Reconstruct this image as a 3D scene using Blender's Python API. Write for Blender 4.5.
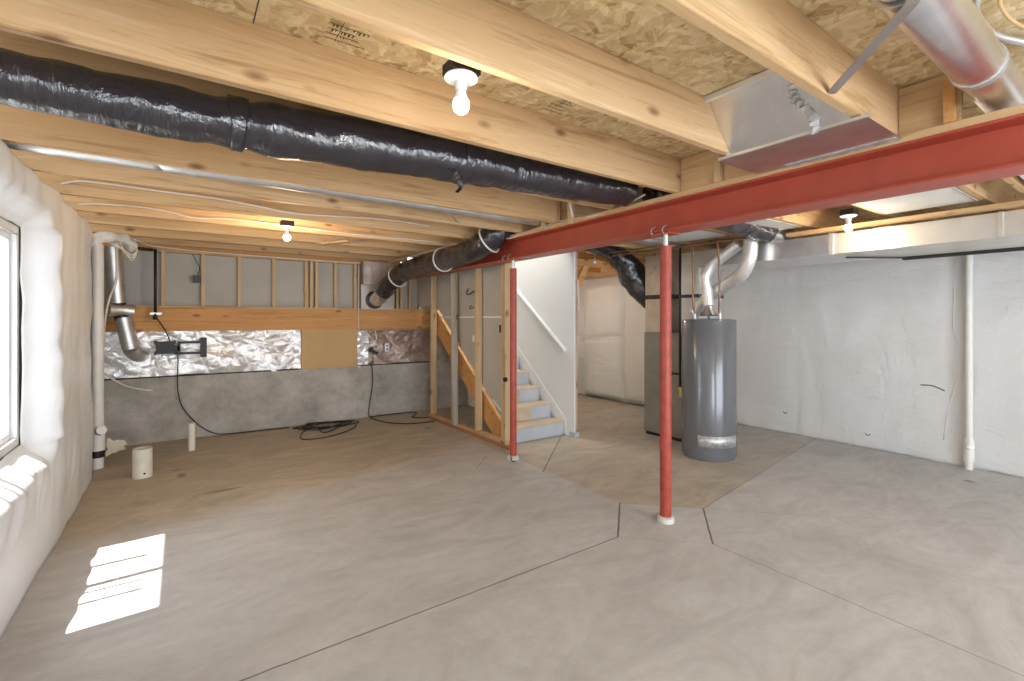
import bpy, bmesh, math, random
from mathutils import Vector, Matrix, noise
random.seed(7)
S = bpy.context.scene
for o in list(bpy.data.objects): bpy.data.objects.remove(o)
COL = S.collection
PI = math.pi

# ---------------------------------------------------------------- camera
cam = bpy.data.cameras.new('camera'); camo = bpy.data.objects.new('camera', cam); COL.objects.link(camo)
cam.sensor_width = 36; cam.lens = 472.3/1024*36; cam.shift_y = -21.5/1024; cam.clip_start = 0.02
camo.location = (0, 0, 1.5); camo.rotation_euler = (PI/2, 0, -math.radians(34.86))
S.camera = camo
# ---------------------------------------------------------------- world, sun, exposure
S.view_settings.view_transform = 'Standard'; S.view_settings.look = 'None'
S.view_settings.gamma = 1; S.view_settings.use_curve_mapping = False
S.view_settings.exposure = 0.22
w = bpy.data.worlds.new('world'); S.world = w; w.use_nodes = True
bg = w.node_tree.nodes['Background']; bg.inputs[0].default_value = (0.80, 0.90, 1.0, 1); bg.inputs[1].default_value = 2.4
def light(name, kind, loc, energy, color=(1,1,1), rot=(0,0,0), **k):
    l = bpy.data.lights.new(name, kind); l.energy = energy; l.color = color
    for a, v in k.items(): setattr(l, a, v)
    o = bpy.data.objects.new(name, l); o.location = loc; o.rotation_euler = rot; COL.objects.link(o); return o
sd = Vector((0.415, 0.02, -1.0)).normalized()
sun = light('sun', 'SUN', (-3, 3, 6), 14, (1, .96, .9), angle=math.radians(0.5))
sun.rotation_euler = sd.to_track_quat('-Z', 'Y').to_euler()
# daylight at the left window; both rear areas are unseen added fill
light('window_daylight', 'AREA', (-.96, 3.55, 1.4), 15, (.90, .95, 1), (0, -PI/2, 0), shape='RECTANGLE', size=1.2, size_y=1.1)
light('rear_fill_small', 'AREA', (-.3, -2.9, 1.35), 84, (.85, .925, 1), (PI/2, 0, 0), shape='RECTANGLE', size=1.6, size_y=1.7)
light('rear_fill_wide', 'AREA', (3.2, -2.9, 1.25), 126, (.85, .925, 1), (PI/2, 0, 0), shape='RECTANGLE', size=3.0, size_y=2.1)
light('stairwell_light', 'AREA', (3.65, 5.7, 4.3), 45, (1, .98, .95), (0, 0, 0), shape='RECTANGLE', size=.7, size_y=2.0)

# ---------------------------------------------------------------- materials
def mat(name, color=(.5,.5,.5), rough=.6, metal=0, spec=.5):
    m = bpy.data.materials.new(name); m.use_nodes = True
    b = m.node_tree.nodes['Principled BSDF']
    b.inputs['Base Color'].default_value = (*color, 1); b.inputs['Roughness'].default_value = rough
    b.inputs['Metallic'].default_value = metal; b.inputs['Specular IOR Level'].default_value = spec
    return m, m.node_tree, b
class N:
    def __init__(s, nt): s.nt = nt
    def n(s, t, **k):
        x = s.nt.nodes.new(t)
        for a, v in k.items(): setattr(x, a, v)
        return x
    def l(s, a, b): s.nt.links.new(a, b)
    def math(s, op, a, b=None, c=None, clamp=False):
        x = s.n('ShaderNodeMath', operation=op, use_clamp=clamp)
        for i, v in enumerate((a, b, c)):
            if v is None: continue
            if isinstance(v, (int, float)): x.inputs[i].default_value = v
            else: s.l(v, x.inputs[i])
        return x.outputs[0]
    def coord(s, scale=(1,1,1), rnd=False, kind='Object'):
        tc = s.n('ShaderNodeTexCoord'); mp = s.n('ShaderNodeMapping'); mp.inputs['Scale'].default_value = scale
        src = tc.outputs[kind]
        if rnd:
            oi = s.n('ShaderNodeObjectInfo'); va = s.n('ShaderNodeVectorMath', operation='ADD')
            m = s.math('MULTIPLY', oi.outputs['Random'], 37.0)
            cx = s.n('ShaderNodeCombineXYZ'); s.l(m, cx.inputs[0]); s.l(m, cx.inputs[1]); s.l(m, cx.inputs[2])
            s.l(src, va.inputs[0]); s.l(cx.outputs[0], va.inputs[1]); src = va.outputs[0]
        s.l(src, mp.inputs[0]); return mp.outputs[0]
    def noise(s, vec, scale, detail=4, rough=.55, dist=0):
        x = s.n('ShaderNodeTexNoise'); x.inputs['Scale'].default_value = scale; x.inputs['Detail'].default_value = detail
        x.inputs['Roughness'].default_value = rough; x.inputs['Distortion'].default_value = dist
        s.l(vec, x.inputs['Vector']); return x.outputs[0]
    def ramp(s, fac, stops):
        r = s.n('ShaderNodeValToRGB'); e = r.color_ramp.elements
        while len(e) < len(stops): e.new(.5)
        for i, (p, c) in enumerate(stops): e[i].position = p; e[i].color = (*c, 1) if len(c) == 3 else c
        s.l(fac, r.inputs[0]); return r.outputs[0]
    def mix(s, fac, a, b, mode='MIX'):
        x = s.n('ShaderNodeMix', data_type='RGBA', blend_type=mode)
        if isinstance(fac, (int, float)): x.inputs[0].default_value = fac
        else: s.l(fac, x.inputs[0])
        for i, v in ((6, a), (7, b)):
            if isinstance(v, tuple): x.inputs[i].default_value = (*v, 1)
            else: s.l(v, x.inputs[i])
        return x.outputs[2]
    def bump(s, h, b, strength=.3, dist=.01):
        x = s.n('ShaderNodeBump'); x.inputs['Strength'].default_value = strength; x.inputs['Distance'].default_value = dist
        s.l(h, x.inputs['Height']); s.l(x.outputs[0], b.inputs['Normal'])
def wood(name, axis, c1, c2, c3, knots=True, rough=.65):
    m, nt, b = mat(name, rough=rough, spec=.3); k = N(nt)
    sc = [9, 9, 9]; sc[axis] = .55
    v = k.coord(tuple(sc), True)
    n = k.noise(v, 1.6, 8, .68, 1.2)
    c = k.ramp(n, [(.34, c1), (.46, c2), (.54, c2), (.68, c3)])
    big = k.noise(k.coord((.8,.8,.8), True), 1.3, 2)
    c = k.mix(k.math('MULTIPLY', big, .35), c, c1, 'MULTIPLY')
    oi = k.n('ShaderNodeObjectInfo'); hs = k.n('ShaderNodeHueSaturation')
    k.l(k.math('MULTIPLY_ADD', oi.outputs['Random'], .16, .92), hs.inputs['Value']); k.l(c, hs.inputs['Color']); c = hs.outputs[0]
    if knots:
        s2 = [7, 7, 7]; s2[axis] = 3.4
        vo = k.n('ShaderNodeTexVoronoi'); vo.inputs['Scale'].default_value = 1.0; k.l(k.coord(tuple(s2), True), vo.inputs['Vector'])
        kn = k.ramp(vo.outputs['Distance'], [(0.06, (1,1,1)), (.20, (0,0,0))])
        c = k.mix(k.math('MULTIPLY', kn, .8), c, (.17, .065, .022))
        s3 = [26, 26, 26]; s3[axis] = 1.1
        fg = k.noise(k.coord(tuple(s3), True), 1.5, 4, .6, .8)
        c = k.mix(k.math('MULTIPLY', k.ramp(fg, [(.30, (1,1,1)), (.42, (0,0,0))]), .45), c, tuple(x*.62 for x in c1))
    k.l(c, b.inputs['Base Color']); k.bump(n, b, .12, .004)
    return m
PINE = ((.47,.29,.135), (.66,.45,.245), (.77,.575,.355))
M = {}
M['wood_x'] = wood('pine_x', 0, *PINE); M['wood_y'] = wood('pine_y', 1, *PINE); M['wood_z'] = wood('pine_z', 2, (.56,.40,.22), (.70,.52,.31), (.80,.63,.41))
M['wood_orange'] = wood('pine_orange', 0, (.50,.25,.09), (.66,.36,.14), (.74,.44,.19))
M['wood_treated'] = wood('treated', 1, (.30,.14,.07), (.40,.20,.11), (.48,.27,.16))
M['wood_grey'] = wood('grey_plank', 2, (.42,.38,.33), (.52,.48,.42), (.6,.56,.5), False)
def simple(name, color, rough=.5, metal=0, nscale=12, var=.12, bump=0, bdist=.01, spec=.5, stretch=(1,1,1), det=4):
    m, nt, b = mat(name, color, rough, metal, spec); k = N(nt)
    n = k.noise(k.coord(stretch, True), nscale, det)
    d = tuple(x*(1-var) for x in color); u = tuple(min(1, x*(1+var)) for x in color)
    k.l(k.ramp(n, [(.3, d), (.7, u)]), b.inputs['Base Color'])
    if bump: k.bump(n, b, bump, bdist)
    return m
# oriented strand board
m, nt, b = mat('strand_board', rough=.75, spec=.25); k = N(nt)
v = k.coord((1,1,1))
w1 = k.noise(v, 3, 3); 
vo = k.n('ShaderNodeTexVoronoi', feature='F1'); vo.inputs['Scale'].default_value = 1
va = k.n('ShaderNodeVectorMath', operation='ADD'); nz = k.n('ShaderNodeTexNoise'); nz.inputs['Scale'].default_value = 7; k.l(v, nz.inputs['Vector'])
sc_ = k.n('ShaderNodeVectorMath', operation='SCALE'); sc_.inputs['Scale'].default_value = .16; k.l(nz.outputs[1], sc_.inputs[0])
k.l(v, va.inputs[0]); k.l(sc_.outputs[0], va.inputs[1])
mp = k.n('ShaderNodeMapping'); mp.inputs['Scale'].default_value = (11, 34, 30); mp.inputs['Rotation'].default_value = (0,0,.5); k.l(va.outputs[0], mp.inputs[0]); k.l(mp.outputs[0], vo.inputs['Vector'])
vo2 = k.n('ShaderNodeTexVoronoi'); vo2.inputs['Scale'].default_value = 1
mp2 = k.n('ShaderNodeMapping'); mp2.inputs['Scale'].default_value = (32, 9, 30); mp2.inputs['Rotation'].default_value = (0,0,-.3); k.l(va.outputs[0], mp2.inputs[0]); k.l(mp2.outputs[0], vo2.inputs['Vector'])
sep = k.n('ShaderNodeSeparateColor'); k.l(vo.outputs['Color'], sep.inputs[0]); sep2 = k.n('ShaderNodeSeparateColor'); k.l(vo2.outputs['Color'], sep2.inputs[0])
f = k.math('ADD', k.math('MULTIPLY', sep.outputs[0], .5), k.math('MULTIPLY', sep2.outputs[1], .5))
fine = k.noise(va.outputs[0], 60, 4, .6)
f = k.math('ADD', k.math('MULTIPLY', f, .7), k.math('MULTIPLY', fine, .3))
k.l(k.ramp(f, [(.12,(.33,.21,.09)), (.35,(.58,.42,.22)), (.6,(.70,.55,.32)), (.85,(.82,.70,.48))]), b.inputs['Base Color'])
k.bump(f, b, .35, .004); M['osb'] = m

# concrete slab with joints, trowel marks and stains
def slab():
    m, nt, b = mat('slab_concrete', rough=.62, spec=.35); k = N(nt)
    tc = k.n('ShaderNodeTexCoord'); P = tc.outputs['Object']
    sx = k.n('ShaderNodeSeparateXYZ'); k.l(P, sx.inputs[0]); X, Y = sx.outputs[0], sx.outputs[1]
    wob = k.noise(k.coord((1,1,1)), 1.1, 5, .6)
    big = k.noise(k.coord((.8,1.1,1)), 1.1, 9, .62, 1.0)
    fine = k.noise(k.coord((1,1,1)), 14, 6, .65)
    streak = k.noise(k.coord((.9,1.9,1)), 1.3, 10, .68, 2.2)
    c = k.ramp(big, [(.3,(.44,.422,.408)), (.52,(.535,.518,.505)), (.75,(.61,.60,.592))])
    c = k.mix(.45, c, k.ramp(streak, [(.36,(.40,.382,.368)), (.5,(.535,.518,.505)), (.62,(.63,.618,.61))]))
    c = k.mix(k.math('MULTIPLY', k.ramp(fine, [(.35,(1,1,1)), (.55,(0,0,0))]), .2), c, (.40,.375,.35))
    # browner tint over the far part of the slab, with an irregular edge
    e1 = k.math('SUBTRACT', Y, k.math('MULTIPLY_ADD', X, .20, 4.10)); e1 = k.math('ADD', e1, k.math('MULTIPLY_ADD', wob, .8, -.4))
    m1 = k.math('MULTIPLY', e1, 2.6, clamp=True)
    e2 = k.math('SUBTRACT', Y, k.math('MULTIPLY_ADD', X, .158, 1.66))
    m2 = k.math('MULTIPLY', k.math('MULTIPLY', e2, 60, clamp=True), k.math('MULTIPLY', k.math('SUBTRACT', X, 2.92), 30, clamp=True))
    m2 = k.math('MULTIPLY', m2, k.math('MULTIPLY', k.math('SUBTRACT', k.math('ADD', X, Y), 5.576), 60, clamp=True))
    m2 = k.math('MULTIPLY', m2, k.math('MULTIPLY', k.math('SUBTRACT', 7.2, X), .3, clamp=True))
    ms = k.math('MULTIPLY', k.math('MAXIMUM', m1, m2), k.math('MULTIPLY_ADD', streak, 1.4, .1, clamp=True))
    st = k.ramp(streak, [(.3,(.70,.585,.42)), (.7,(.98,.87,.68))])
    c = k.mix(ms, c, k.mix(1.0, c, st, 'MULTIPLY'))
    # joints
    segs = [((-1,2.25),(2.456,2.25),.006,.85), ((2.90,1.82),(2.90,-3),.005,.6), ((3.375,2.2),(6.6,2.70),.007,.55), ((2.92,2.656),(2.90,3.63),.004,.35),
            ((2.456,2.25),(2.92,2.656),.008,.9), ((2.92,2.656),(3.375,2.2),.004,.45), ((3.375,2.2),(2.90,1.82),.008,.9), ((2.90,1.82),(2.456,2.25),.003,.3),
            ((2.90,3.63),(3.95,4.58),.008,.85), ((2.42,4.10),(2.75,4.42),.006,.6), ((2.42,4.10),(2.90,3.63),.003,.3), ((3.40,2.17),(5.0,.66),.004,.35)]
    wn = k.math('MULTIPLY_ADD', k.noise(k.coord((1,1,1)), 9, 3), .012, -.006)
    tot = None
    for (ax,ay),(bx,by),wd,st_ in segs:
        L = math.hypot(bx-ax, by-ay); ux, uy = (bx-ax)/L, (by-ay)/L
        rx = k.math('SUBTRACT', X, ax); ry = k.math('SUBTRACT', Y, ay)
        al = k.math('ADD', k.math('MULTIPLY', rx, ux), k.math('MULTIPLY', ry, uy))
        pe = k.math('ABSOLUTE', k.math('ADD', k.math('SUBTRACT', k.math('MULTIPLY', rx, uy), k.math('MULTIPLY', ry, ux)), wn))
        ins = k.math('MULTIPLY', k.math('GREATER_THAN', al, 0), k.math('LESS_THAN', al, L))
        g = k.math('MULTIPLY', k.math('SUBTRACT', 1.0, k.math('DIVIDE', pe, wd), clamp=True), 2.0, clamp=True)
        g = k.math('MULTIPLY', k.math('MULTIPLY', g, ins), st_)
        tot = g if tot is None else k.math('MAXIMUM', tot, g)
    c = k.mix(tot, c, (.12,.095,.075))
    # oily spots
    for (px,py,rx_,ry_) in ((-.01,5.53,.05,.10),(.29,4.84,.17,.035),(5.96,1.17,.045,.06),(2.76,6.0,.07,.05),(-.05,5.75,.07,.03)):
        a = k.math('POWER', k.math('DIVIDE', k.math('SUBTRACT', X, px), rx_), 2); d = k.math('POWER', k.math('DIVIDE', k.math('SUBTRACT', Y, py), ry_), 2)
        q = k.math('ADD', k.math('ADD', a, d), k.math('MULTIPLY', wob, 1.2))
        c = k.mix(k.math('MULTIPLY', k.math('SUBTRACT', 1.6, q, clamp=True), .7), c, (.12,.085,.055))
    k.l(c, b.inputs['Base Color'])
    h = k.math('SUBTRACT', k.math('ADD', k.math('MULTIPLY', fine, .4), k.math('MULTIPLY', streak, 1.2)), tot); k.bump(h, b, .3, .004)
    # thin pale trowel scratches
    return m
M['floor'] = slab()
m, nt, b = mat('foundation_concrete', rough=.85, spec=.25); k = N(nt)
a = k.noise(k.coord((1,1,1.1)), 1.8, 13, .70, 0); d = k.noise(k.coord((1,1,1)), 34, 6, .7)
c = k.ramp(a, [(.34,(.31,.29,.255)), (.48,(.42,.40,.36)), (.62,(.54,.52,.48))])
c = k.mix(k.math('MULTIPLY', k.ramp(d, [(.32,(1,1,1)), (.42,(0,0,0))]), .55), c, (.20,.18,.15))
k.l(c, b.inputs['Base Color']); k.bump(d, b, .4, .008); M['concrete'] = m
M['plastic'] = simple('insulation_wrap', (.74,.735,.73), .38, 0, 5, .03, .0)
def wrapmat(name, col, rough, sc, st):
    m, nt, b = mat(name, col, rough, 0, .5); k = N(nt)
    a = k.noise(k.coord((1, .6, 2.2)), sc, 6, .6, 1.5); bb = k.noise(k.coord((1, 1.6, .5)), sc*.7, 5, .6, 2.5)
    h = k.math('ADD', a, bb); k.bump(h, b, st, .03)
    k.l(k.ramp(bb, [(.3, tuple(x*.94 for x in col)), (.7, col)]), b.inputs['Base Color']); return m
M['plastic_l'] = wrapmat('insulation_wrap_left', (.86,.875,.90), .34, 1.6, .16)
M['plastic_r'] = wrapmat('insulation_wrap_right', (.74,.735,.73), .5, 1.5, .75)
def foil(name, c1, c2, rough):
    m, nt, b = mat(name, c1, rough, .5, .6); k = N(nt)
    vo = k.n('ShaderNodeTexVoronoi', feature='F1'); vo.inputs['Scale'].default_value = 9
    v = k.coord((1,1,1)); va = k.n('ShaderNodeVectorMath', operation='ADD'); nz = k.n('ShaderNodeTexNoise'); nz.inputs['Scale'].default_value = 9; k.l(v, nz.inputs['Vector'])
    s_ = k.n('ShaderNodeVectorMath', operation='SCALE'); s_.inputs['Scale'].default_value = .25; k.l(nz.outputs[1], s_.inputs[0]); k.l(v, va.inputs[0]); k.l(s_.outputs[0], va.inputs[1])
    k.l(va.outputs[0], vo.inputs['Vector'])
    n = k.noise(v, 30, 6, .7, 1); h = k.math('ADD', k.math('MULTIPLY', vo.outputs['Distance'], 1.0), n)
    k.bump(h, b, .35, .015); k.l(k.ramp(k.noise(v, 2.4, 5), [(.42, c1), (.6, c2)]), b.inputs['Base Color']); return m
M['foil'] = foil('silver_foil', (.95,.95,.96), (.90,.895,.89), .30)
M['foil_brown'] = foil('brown_foil', (.42,.30,.25), (.66,.56,.50), .42)
M['red'] = simple('red_primer', (.42,.068,.038), .42, 0, 5, .10, .05, .003)
M['red_col'] = simple('red_primer_worn', (.38,.058,.036), .45, 0, 14, .22, .1, .003)
M['steel'] = simple('galvanised_steel', (.76,.77,.79), .30, 1, 9, .07, .04, .004)
M['steel_matte'] = simple('galvanised_steel_dull', (.70,.71,.72), .45, .9, 6, .12, .06, .004)
M['steel_white'] = simple('pale_panning_steel', (.80,.80,.78), .55, .3, 6, .05)
M['duct_cream'] = simple('trunk_duct_steel', (.74,.72,.67), .42, .75, 4, .08, .03, .004)
M['furnace'] = simple('furnace_cabinet_paint', (.29,.275,.24), .4, .3, 6, .08)
M['plenum_pale'] = simple('duct_boot_steel', (.55,.48,.43), .5, .5, 5, .15)
M['plenum'] = simple('plenum_steel', (.66,.58,.48), .35, .7, 6, .15)
M['flex'] = simple('aluminium_flex', (.86,.85,.83), .42, .75, 40, .08, .1, .004)
def blackwrap():
    m, nt, b = mat('black_duct_wrap', (.02,.02,.022), .16, 0, 1.0); k = N(nt)
    a = k.math('ADD', k.noise(k.coord((14,3,3)), 1.5, 5, .6, 1.0), k.math('MULTIPLY', k.noise(k.coord((2,2,2)), 2.2, 4, .6, 1.5), .8)); k.bump(a, b, .8, .016)
    k.l(k.ramp(a, [(.3,(.009,.008,.011)), (.75,(.022,.019,.026))]), b.inputs['Base Color']); return m
M['black'] = blackwrap()
M['pvc'] = simple('pvc_white', (.80,.79,.75), .4, 0, 6, .04)
M['pvc_dusty'] = simple('pvc_dusty', (.78,.74,.64), .5, 0, 9, .08)
M['drywall_white'] = simple('white_drywall', (.84,.84,.83), .8, 0, 3, .015)
M['drywall_back'] = simple('drywall_back_paper', (.50,.475,.42), .85, 0, 3, .05)
M['sheath'] = simple('grey_sheathing', (.47,.45,.40), .8, 0, 2.5, .06)
M['board_tan'] = simple('tan_board', (.60,.40,.19), .75, 0, 3, .05)
M['black_metal'] = simple('black_metal', (.018,.018,.02), .45, .2, 20, .2)
M['cord'] = simple('black_cord', (.015,.014,.013), .5, 0, 20, .2)
M['cable'] = simple('white_cable', (.78,.74,.66), .5, 0, 20, .05)
M['porcelain'] = simple('porcelain', (.86,.87,.88), .25, 0, 5, .02)
M['vinyl'] = simple('window_vinyl', (.82,.83,.84), .35, 0, 4, .02)
M['heater'] = simple('heater_enamel', (.155,.16,.172), .17, .1, 3, .04)
M['copper'] = simple('copper_pipe', (.27,.15,.09), .5, .6, 12, .2)
M['tread'] = simple('stair_tread_wood', (.58,.46,.33), .7, 0, 8, .12, stretch=(1,6,1))
M['riser'] = simple('stair_riser_paint', (.50,.53,.58), .6, 0, 5, .06)
M['boot_under'] = simple('boot_underside_steel', (.52,.47,.45), .34, .85, 6, .12)
M['label'] = simple('sticker_film', (.55,.55,.56), .38, .5, 30, .3, .5, .01)
M['collar'] = simple('mortar_collar', (.62,.63,.58), .7, 0, 20, .12)
M['ink'] = simple('stamp_ink', (.06,.04,.03), .8, 0, 20, .1)
M['dark'] = simple('dark_gap', (.03,.028,.025), .8, 0, 5, .1)
M['insul'] = simple('white_pipe_wrap', (.78,.77,.75), .5, 0, 18, .08, .6, .02)
M['yellow'] = simple('yellow_label', (.75,.62,.05), .5, 0, 5, .05)
m, nt, b = mat('window_glass', (1,1,1), .02, 0); k = N(nt)
tr = k.n('ShaderNodeBsdfTransparent'); mx = k.n('ShaderNodeMixShader'); mx.inputs[0].default_value = .06
k.l(tr.outputs[0], mx.inputs[1]); k.l(b.outputs[0], mx.inputs[2]); k.l(mx.outputs[0], nt.nodes['Material Output'].inputs[0]); M['glass'] = m
m, nt, b = mat('lit_bulb', (1,1,1), .4); b.inputs['Emission Color'].default_value = (1,.86,.62,1); b.inputs['Emission Strength'].default_value = 14; M['bulb'] = m
m, nt, b = mat('lit_bulb_soft', (1,1,1), .4); b.inputs['Emission Color'].default_value = (1,.93,.80,1); b.inputs['Emission Strength'].default_value = 1.6; M['bulb_soft'] = m

# ---------------------------------------------------------------- mesh helpers
def newbm(): return bmesh.new()
def box(bm, x0, x1, y0, y1, z0, z1, mtx=None):
    vs = [bm.verts.new(((x0,x1)[i&1], (y0,y1)[(i>>1)&1], (z0,z1)[i>>2])) for i in range(8)]
    if mtx is not None:
        for v in vs: v.co = mtx @ v.co
    for f in ((0,2,3,1),(4,5,7,6),(0,1,5,4),(2,6,7,3),(0,4,6,2),(1,3,7,5)): bm.faces.new([vs[i] for i in f])
    return vs
def bar(bm, a, b, w, h, up=(0,0,1)):
    a, b = Vector(a), Vector(b); d = (b-a).normalized(); u = Vector(up); s = d.cross(u).normalized(); u = s.cross(d).normalized()
    vs = []
    for p in (a, b):
        for i, j in ((-1,-1),(1,-1),(1,1),(-1,1)): vs.append(bm.verts.new(p + s*i*w/2 + u*j*h/2))
    for f in ((0,1,2,3),(7,6,5,4),(0,4,5,1),(1,5,6,2),(2,6,7,3),(3,7,4,0)): bm.faces.new([vs[i] for i in f])
def prism(bm, pts, d):
    d = Vector(d); a = [bm.verts.new(p) for p in pts]; b_ = [bm.verts.new(Vector(p)+d) for p in pts]; n = len(pts)
    bm.faces.new(a); bm.faces.new(b_[::-1])
    for i in range(n): bm.faces.new([a[i], b_[i], b_[(i+1)%n], a[(i+1)%n]])
def cr(pts, n):
    P = [Vector(p) for p in pts]; P = [P[0]*2-P[1]] + P + [P[-1]*2-P[-2]]; out = []
    for i in range(1, len(P)-2):
        for j in range(n):
            t = j/n; a, b_, c, d = P[i-1], P[i], P[i+1], P[i+2]
            out.append(.5*((2*b_)+(-a+c)*t+(2*a-5*b_+4*c-d)*t*t+(-a+3*b_-3*c+d)*t**3))
    out.append(P[-2]); return out
def tube(bm, pts, r, seg=12, sub=6, rib=0, ribstep=None, crum=0, cs=8, caps=True, flat=1.0, rfun=None):
    P = cr(pts, sub) if sub > 1 else [Vector(p) for p in pts]
    rings = []; nrm = None; s = 0
    for i, p in enumerate(P):
        t = (P[min(i+1, len(P)-1)] - P[max(i-1, 0)]).normalized()
        if i: s += (P[i]-P[i-1]).length
        if nrm is None:
            nrm = t.cross(Vector((0,0,1)));
            if nrm.length < .1: nrm = t.cross(Vector((1,0,0)))
            nrm.normalize()
        nrm = (nrm - t*nrm.dot(t)).normalized(); bn = t.cross(nrm)
        ra = r(i/(len(P)-1)) if callable(r) else r
        if rib: ra += rib*(1 if i % 2 else -1)
        if rfun: ra *= rfun(s)
        ring = []
        for j in range(seg):
            a = 2*PI*j/seg; q = p + nrm*math.cos(a)*ra + bn*math.sin(a)*ra*flat
            if crum: q = p + (q-p)*(1+crum*(noise.noise(q*cs)+.6*noise.noise(q*cs*2.7)))
            ring.append(bm.verts.new(q))
        rings.append(ring)
    for a, b_ in zip(rings, rings[1:]):
        for j in range(seg): bm.faces.new([a[j], b_[j], b_[(j+1)%seg], a[(j+1)%seg]])
    if caps: bm.faces.new(rings[0]); bm.faces.new(rings[-1][::-1])
def lathe(bm, prof, c=(0,0,0), seg=32, axis='z'):
    rings = []
    for r, z in prof:
        ring = []
        for j in range(seg):
            a = 2*PI*j/seg; p = Vector((r*math.cos(a), r*math.sin(a), z))
            if axis == 'x': p = Vector((p.z, p.x, p.y))
            if axis == 'y': p = Vector((p.x, p.z, p.y))
            ring.append(bm.verts.new(p+Vector(c)))
        rings.append(ring)
    for a, b_ in zip(rings, rings[1:]):
        for j in range(seg): bm.faces.new([a[j], a[(j+1)%seg], b_[(j+1)%seg], b_[j]])
    if prof[0][0] > 1e-4: bm.faces.new(rings[0][::-1])
    if prof[-1][0] > 1e-4: bm.faces.new(rings[-1])
def obj(name, bm, m, parent=None, smooth=False, bevel=0, loc=None, bseg=2):
    bmesh.ops.remove_doubles(bm, verts=bm.verts, dist=1e-6)
    bmesh.ops.recalc_face_normals(bm, faces=bm.faces)
    if bevel: bmesh.ops.bevel(bm, geom=list(bm.edges), offset=bevel, segments=bseg, affect='EDGES', clamp_overlap=True)
    me = bpy.data.meshes.new(name)
    if loc is not None:
        bmesh.ops.translate(bm, verts=bm.verts, vec=-Vector(loc))
    bm.to_mesh(me); bm.free(); me.materials.append(M[m] if isinstance(m, str) else m)
    if smooth:
        for p in me.polygons: p.use_smooth = True
        if smooth == 'auto':
            try: me.set_sharp_from_angle(angle=math.radians(40))
            except Exception: pass
    o = bpy.data.objects.new(name, me); COL.objects.link(o)
    if parent is not None:
        o.parent = parent
        o.location = -Vector(parent.location) + (Vector(loc) if loc is not None else Vector((0,0,0)))
    elif loc is not None: o.location = loc
    return o
def tag(o, label, cat, group=None, kind=None):
    o['label'] = label; o['category'] = cat
    if group: o['group'] = group
    if kind: o['kind'] = kind
    return o
def struct(name, bm, m, parent=None, **k):
    o = obj(name, bm, m, parent, **k)
    if parent is None: o['kind'] = 'structure'
    return o
def thing(name, label, cat, loc=(0,0,0), group=None):
    o = bpy.data.objects.new(name, None); o.empty_display_size = .1; COL.objects.link(o); o.location = loc
    return tag(o, label, cat, group)
def B(*a):
    bm = newbm(); box(bm, *a); return bm
def T(pts, r, **k):
    bm = newbm(); tube(bm, pts, r, **k); return bm

LW, FAR, RW, BK = -.74, 7.20, 6.56, -3.0     # inner faces of the foundation walls
JB, OS = 2.385, 2.63                          # joist underside, subfloor underside
SX0, SX1, SY0, SY1 = 3.22, 4.09, 4.62, 7.2   # stairwell

# ================================================================= setting
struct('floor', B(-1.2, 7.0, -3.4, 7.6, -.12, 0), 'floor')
bm = newbm()                                                     # subfloor with the stair opening
for x0, x1, y0, y1 in ((-1.2, SX0, -3.4, 7.6), (SX1, 7.0, -3.4, 7.6), (SX0, SX1, -3.4, SY0), (SX0, SX1, SY1, 7.6)): box(bm, x0, x1, y0, y1, OS, OS+.03)
struct('ceiling', bm, 'osb')
# sheet joints of the subfloor
bm = newbm()
for x in (.22,): box(bm, x-.002, x+.002, BK, 2.6, OS-.0015, OS+.001)
struct('trim_1', bm, 'dark')
# left wall: foundation with the window opening, then the wrapped insulation
WY0, WY1, WZ0, WZ1 = 2.95, 4.15, .72, 2.07
bm = newbm()
for y0, y1, z0, z1 in ((BK, WY0, 0, JB), (WY1, 7.45, 0, JB), (WY0, WY1, 0, WZ0), (WY0, WY1, WZ1, JB)): box(bm, -.90, -.84, y0, y1, z0, z1)
struct('wall_left', bm, 'concrete')
def smoothstep(a, b, x):
    t = max(0, min(1, (x-a)/(b-a))); return t*t*(3-2*t)
def fbm(v, o=4):
    s, a = 0, 1
    for i in range(o): s += a*noise.noise(v); v = v*2.07; a *= .5
    return s
def left_x(y, z):
    x = -.715
    for c, wd in ((-2.4,.6),(-1.8,.6),(-1.2,.6),(-.6,.6),(0,.6),(.6,.6),(1.2,.6),(1.8,.6),(2.4,.6),(4.42,.5),(5.0,.62),(5.65,.62)):
        q = (y-c)/(wd/2)
        if abs(q) < 1: x += .020*math.cos(q*PI/2)
    x += .022*fbm(Vector((y*1.3, z*1.1, 3.3)), 3)
    x += .008*abs(noise.noise(Vector((y*1.0+z*1.1, z*3.0-y*1.6, 1.7))))
    if y > 3.9: x += .012*abs(noise.noise(Vector((y*7-z*2, z*2.2, 5))))
    # pillowy bag around the window
    dy = max(WY0-y, y-WY1, 0); dz = max(WZ0-z, z-WZ1, 0); d = math.hypot(dy, dz)
    if y > WY1 and dz == 0: x += .035*math.exp(-((d-.14)/.11)**2)
    if z < WZ0 and dy == 0: x += .012*math.exp(-((d-.16)/.12)**2)
    k = 1-smoothstep(0, .15, d); x -= k*.12
    if d < .35:
        x += .012*math.sin(math.atan2(z-1.4, y-3.55)*22)*(1-d/.35)*(d/.35)*2
    x += .012*math.exp(-((z-.5)/.35)**2)
    x = -.695+(x+.695)*(.35+.65*smoothstep(0, .5, z)) if z < .5 else x
    x -= .045*smoothstep(5.85, 6.1, y)-.0                          # folds back at the corner
    x -= .01*smoothstep(2.30, 2.37, z)
    return x
bm = newbm(); ys = [BK + i*.05 for i in range(int((2.6-BK)/.05))]; y = 2.6
while y < 6.17: ys.append(y); y += .022
zs = [i*.028 for i in range(85)]
zs = [z for z in zs if z < 2.36]+[2.365]
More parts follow.
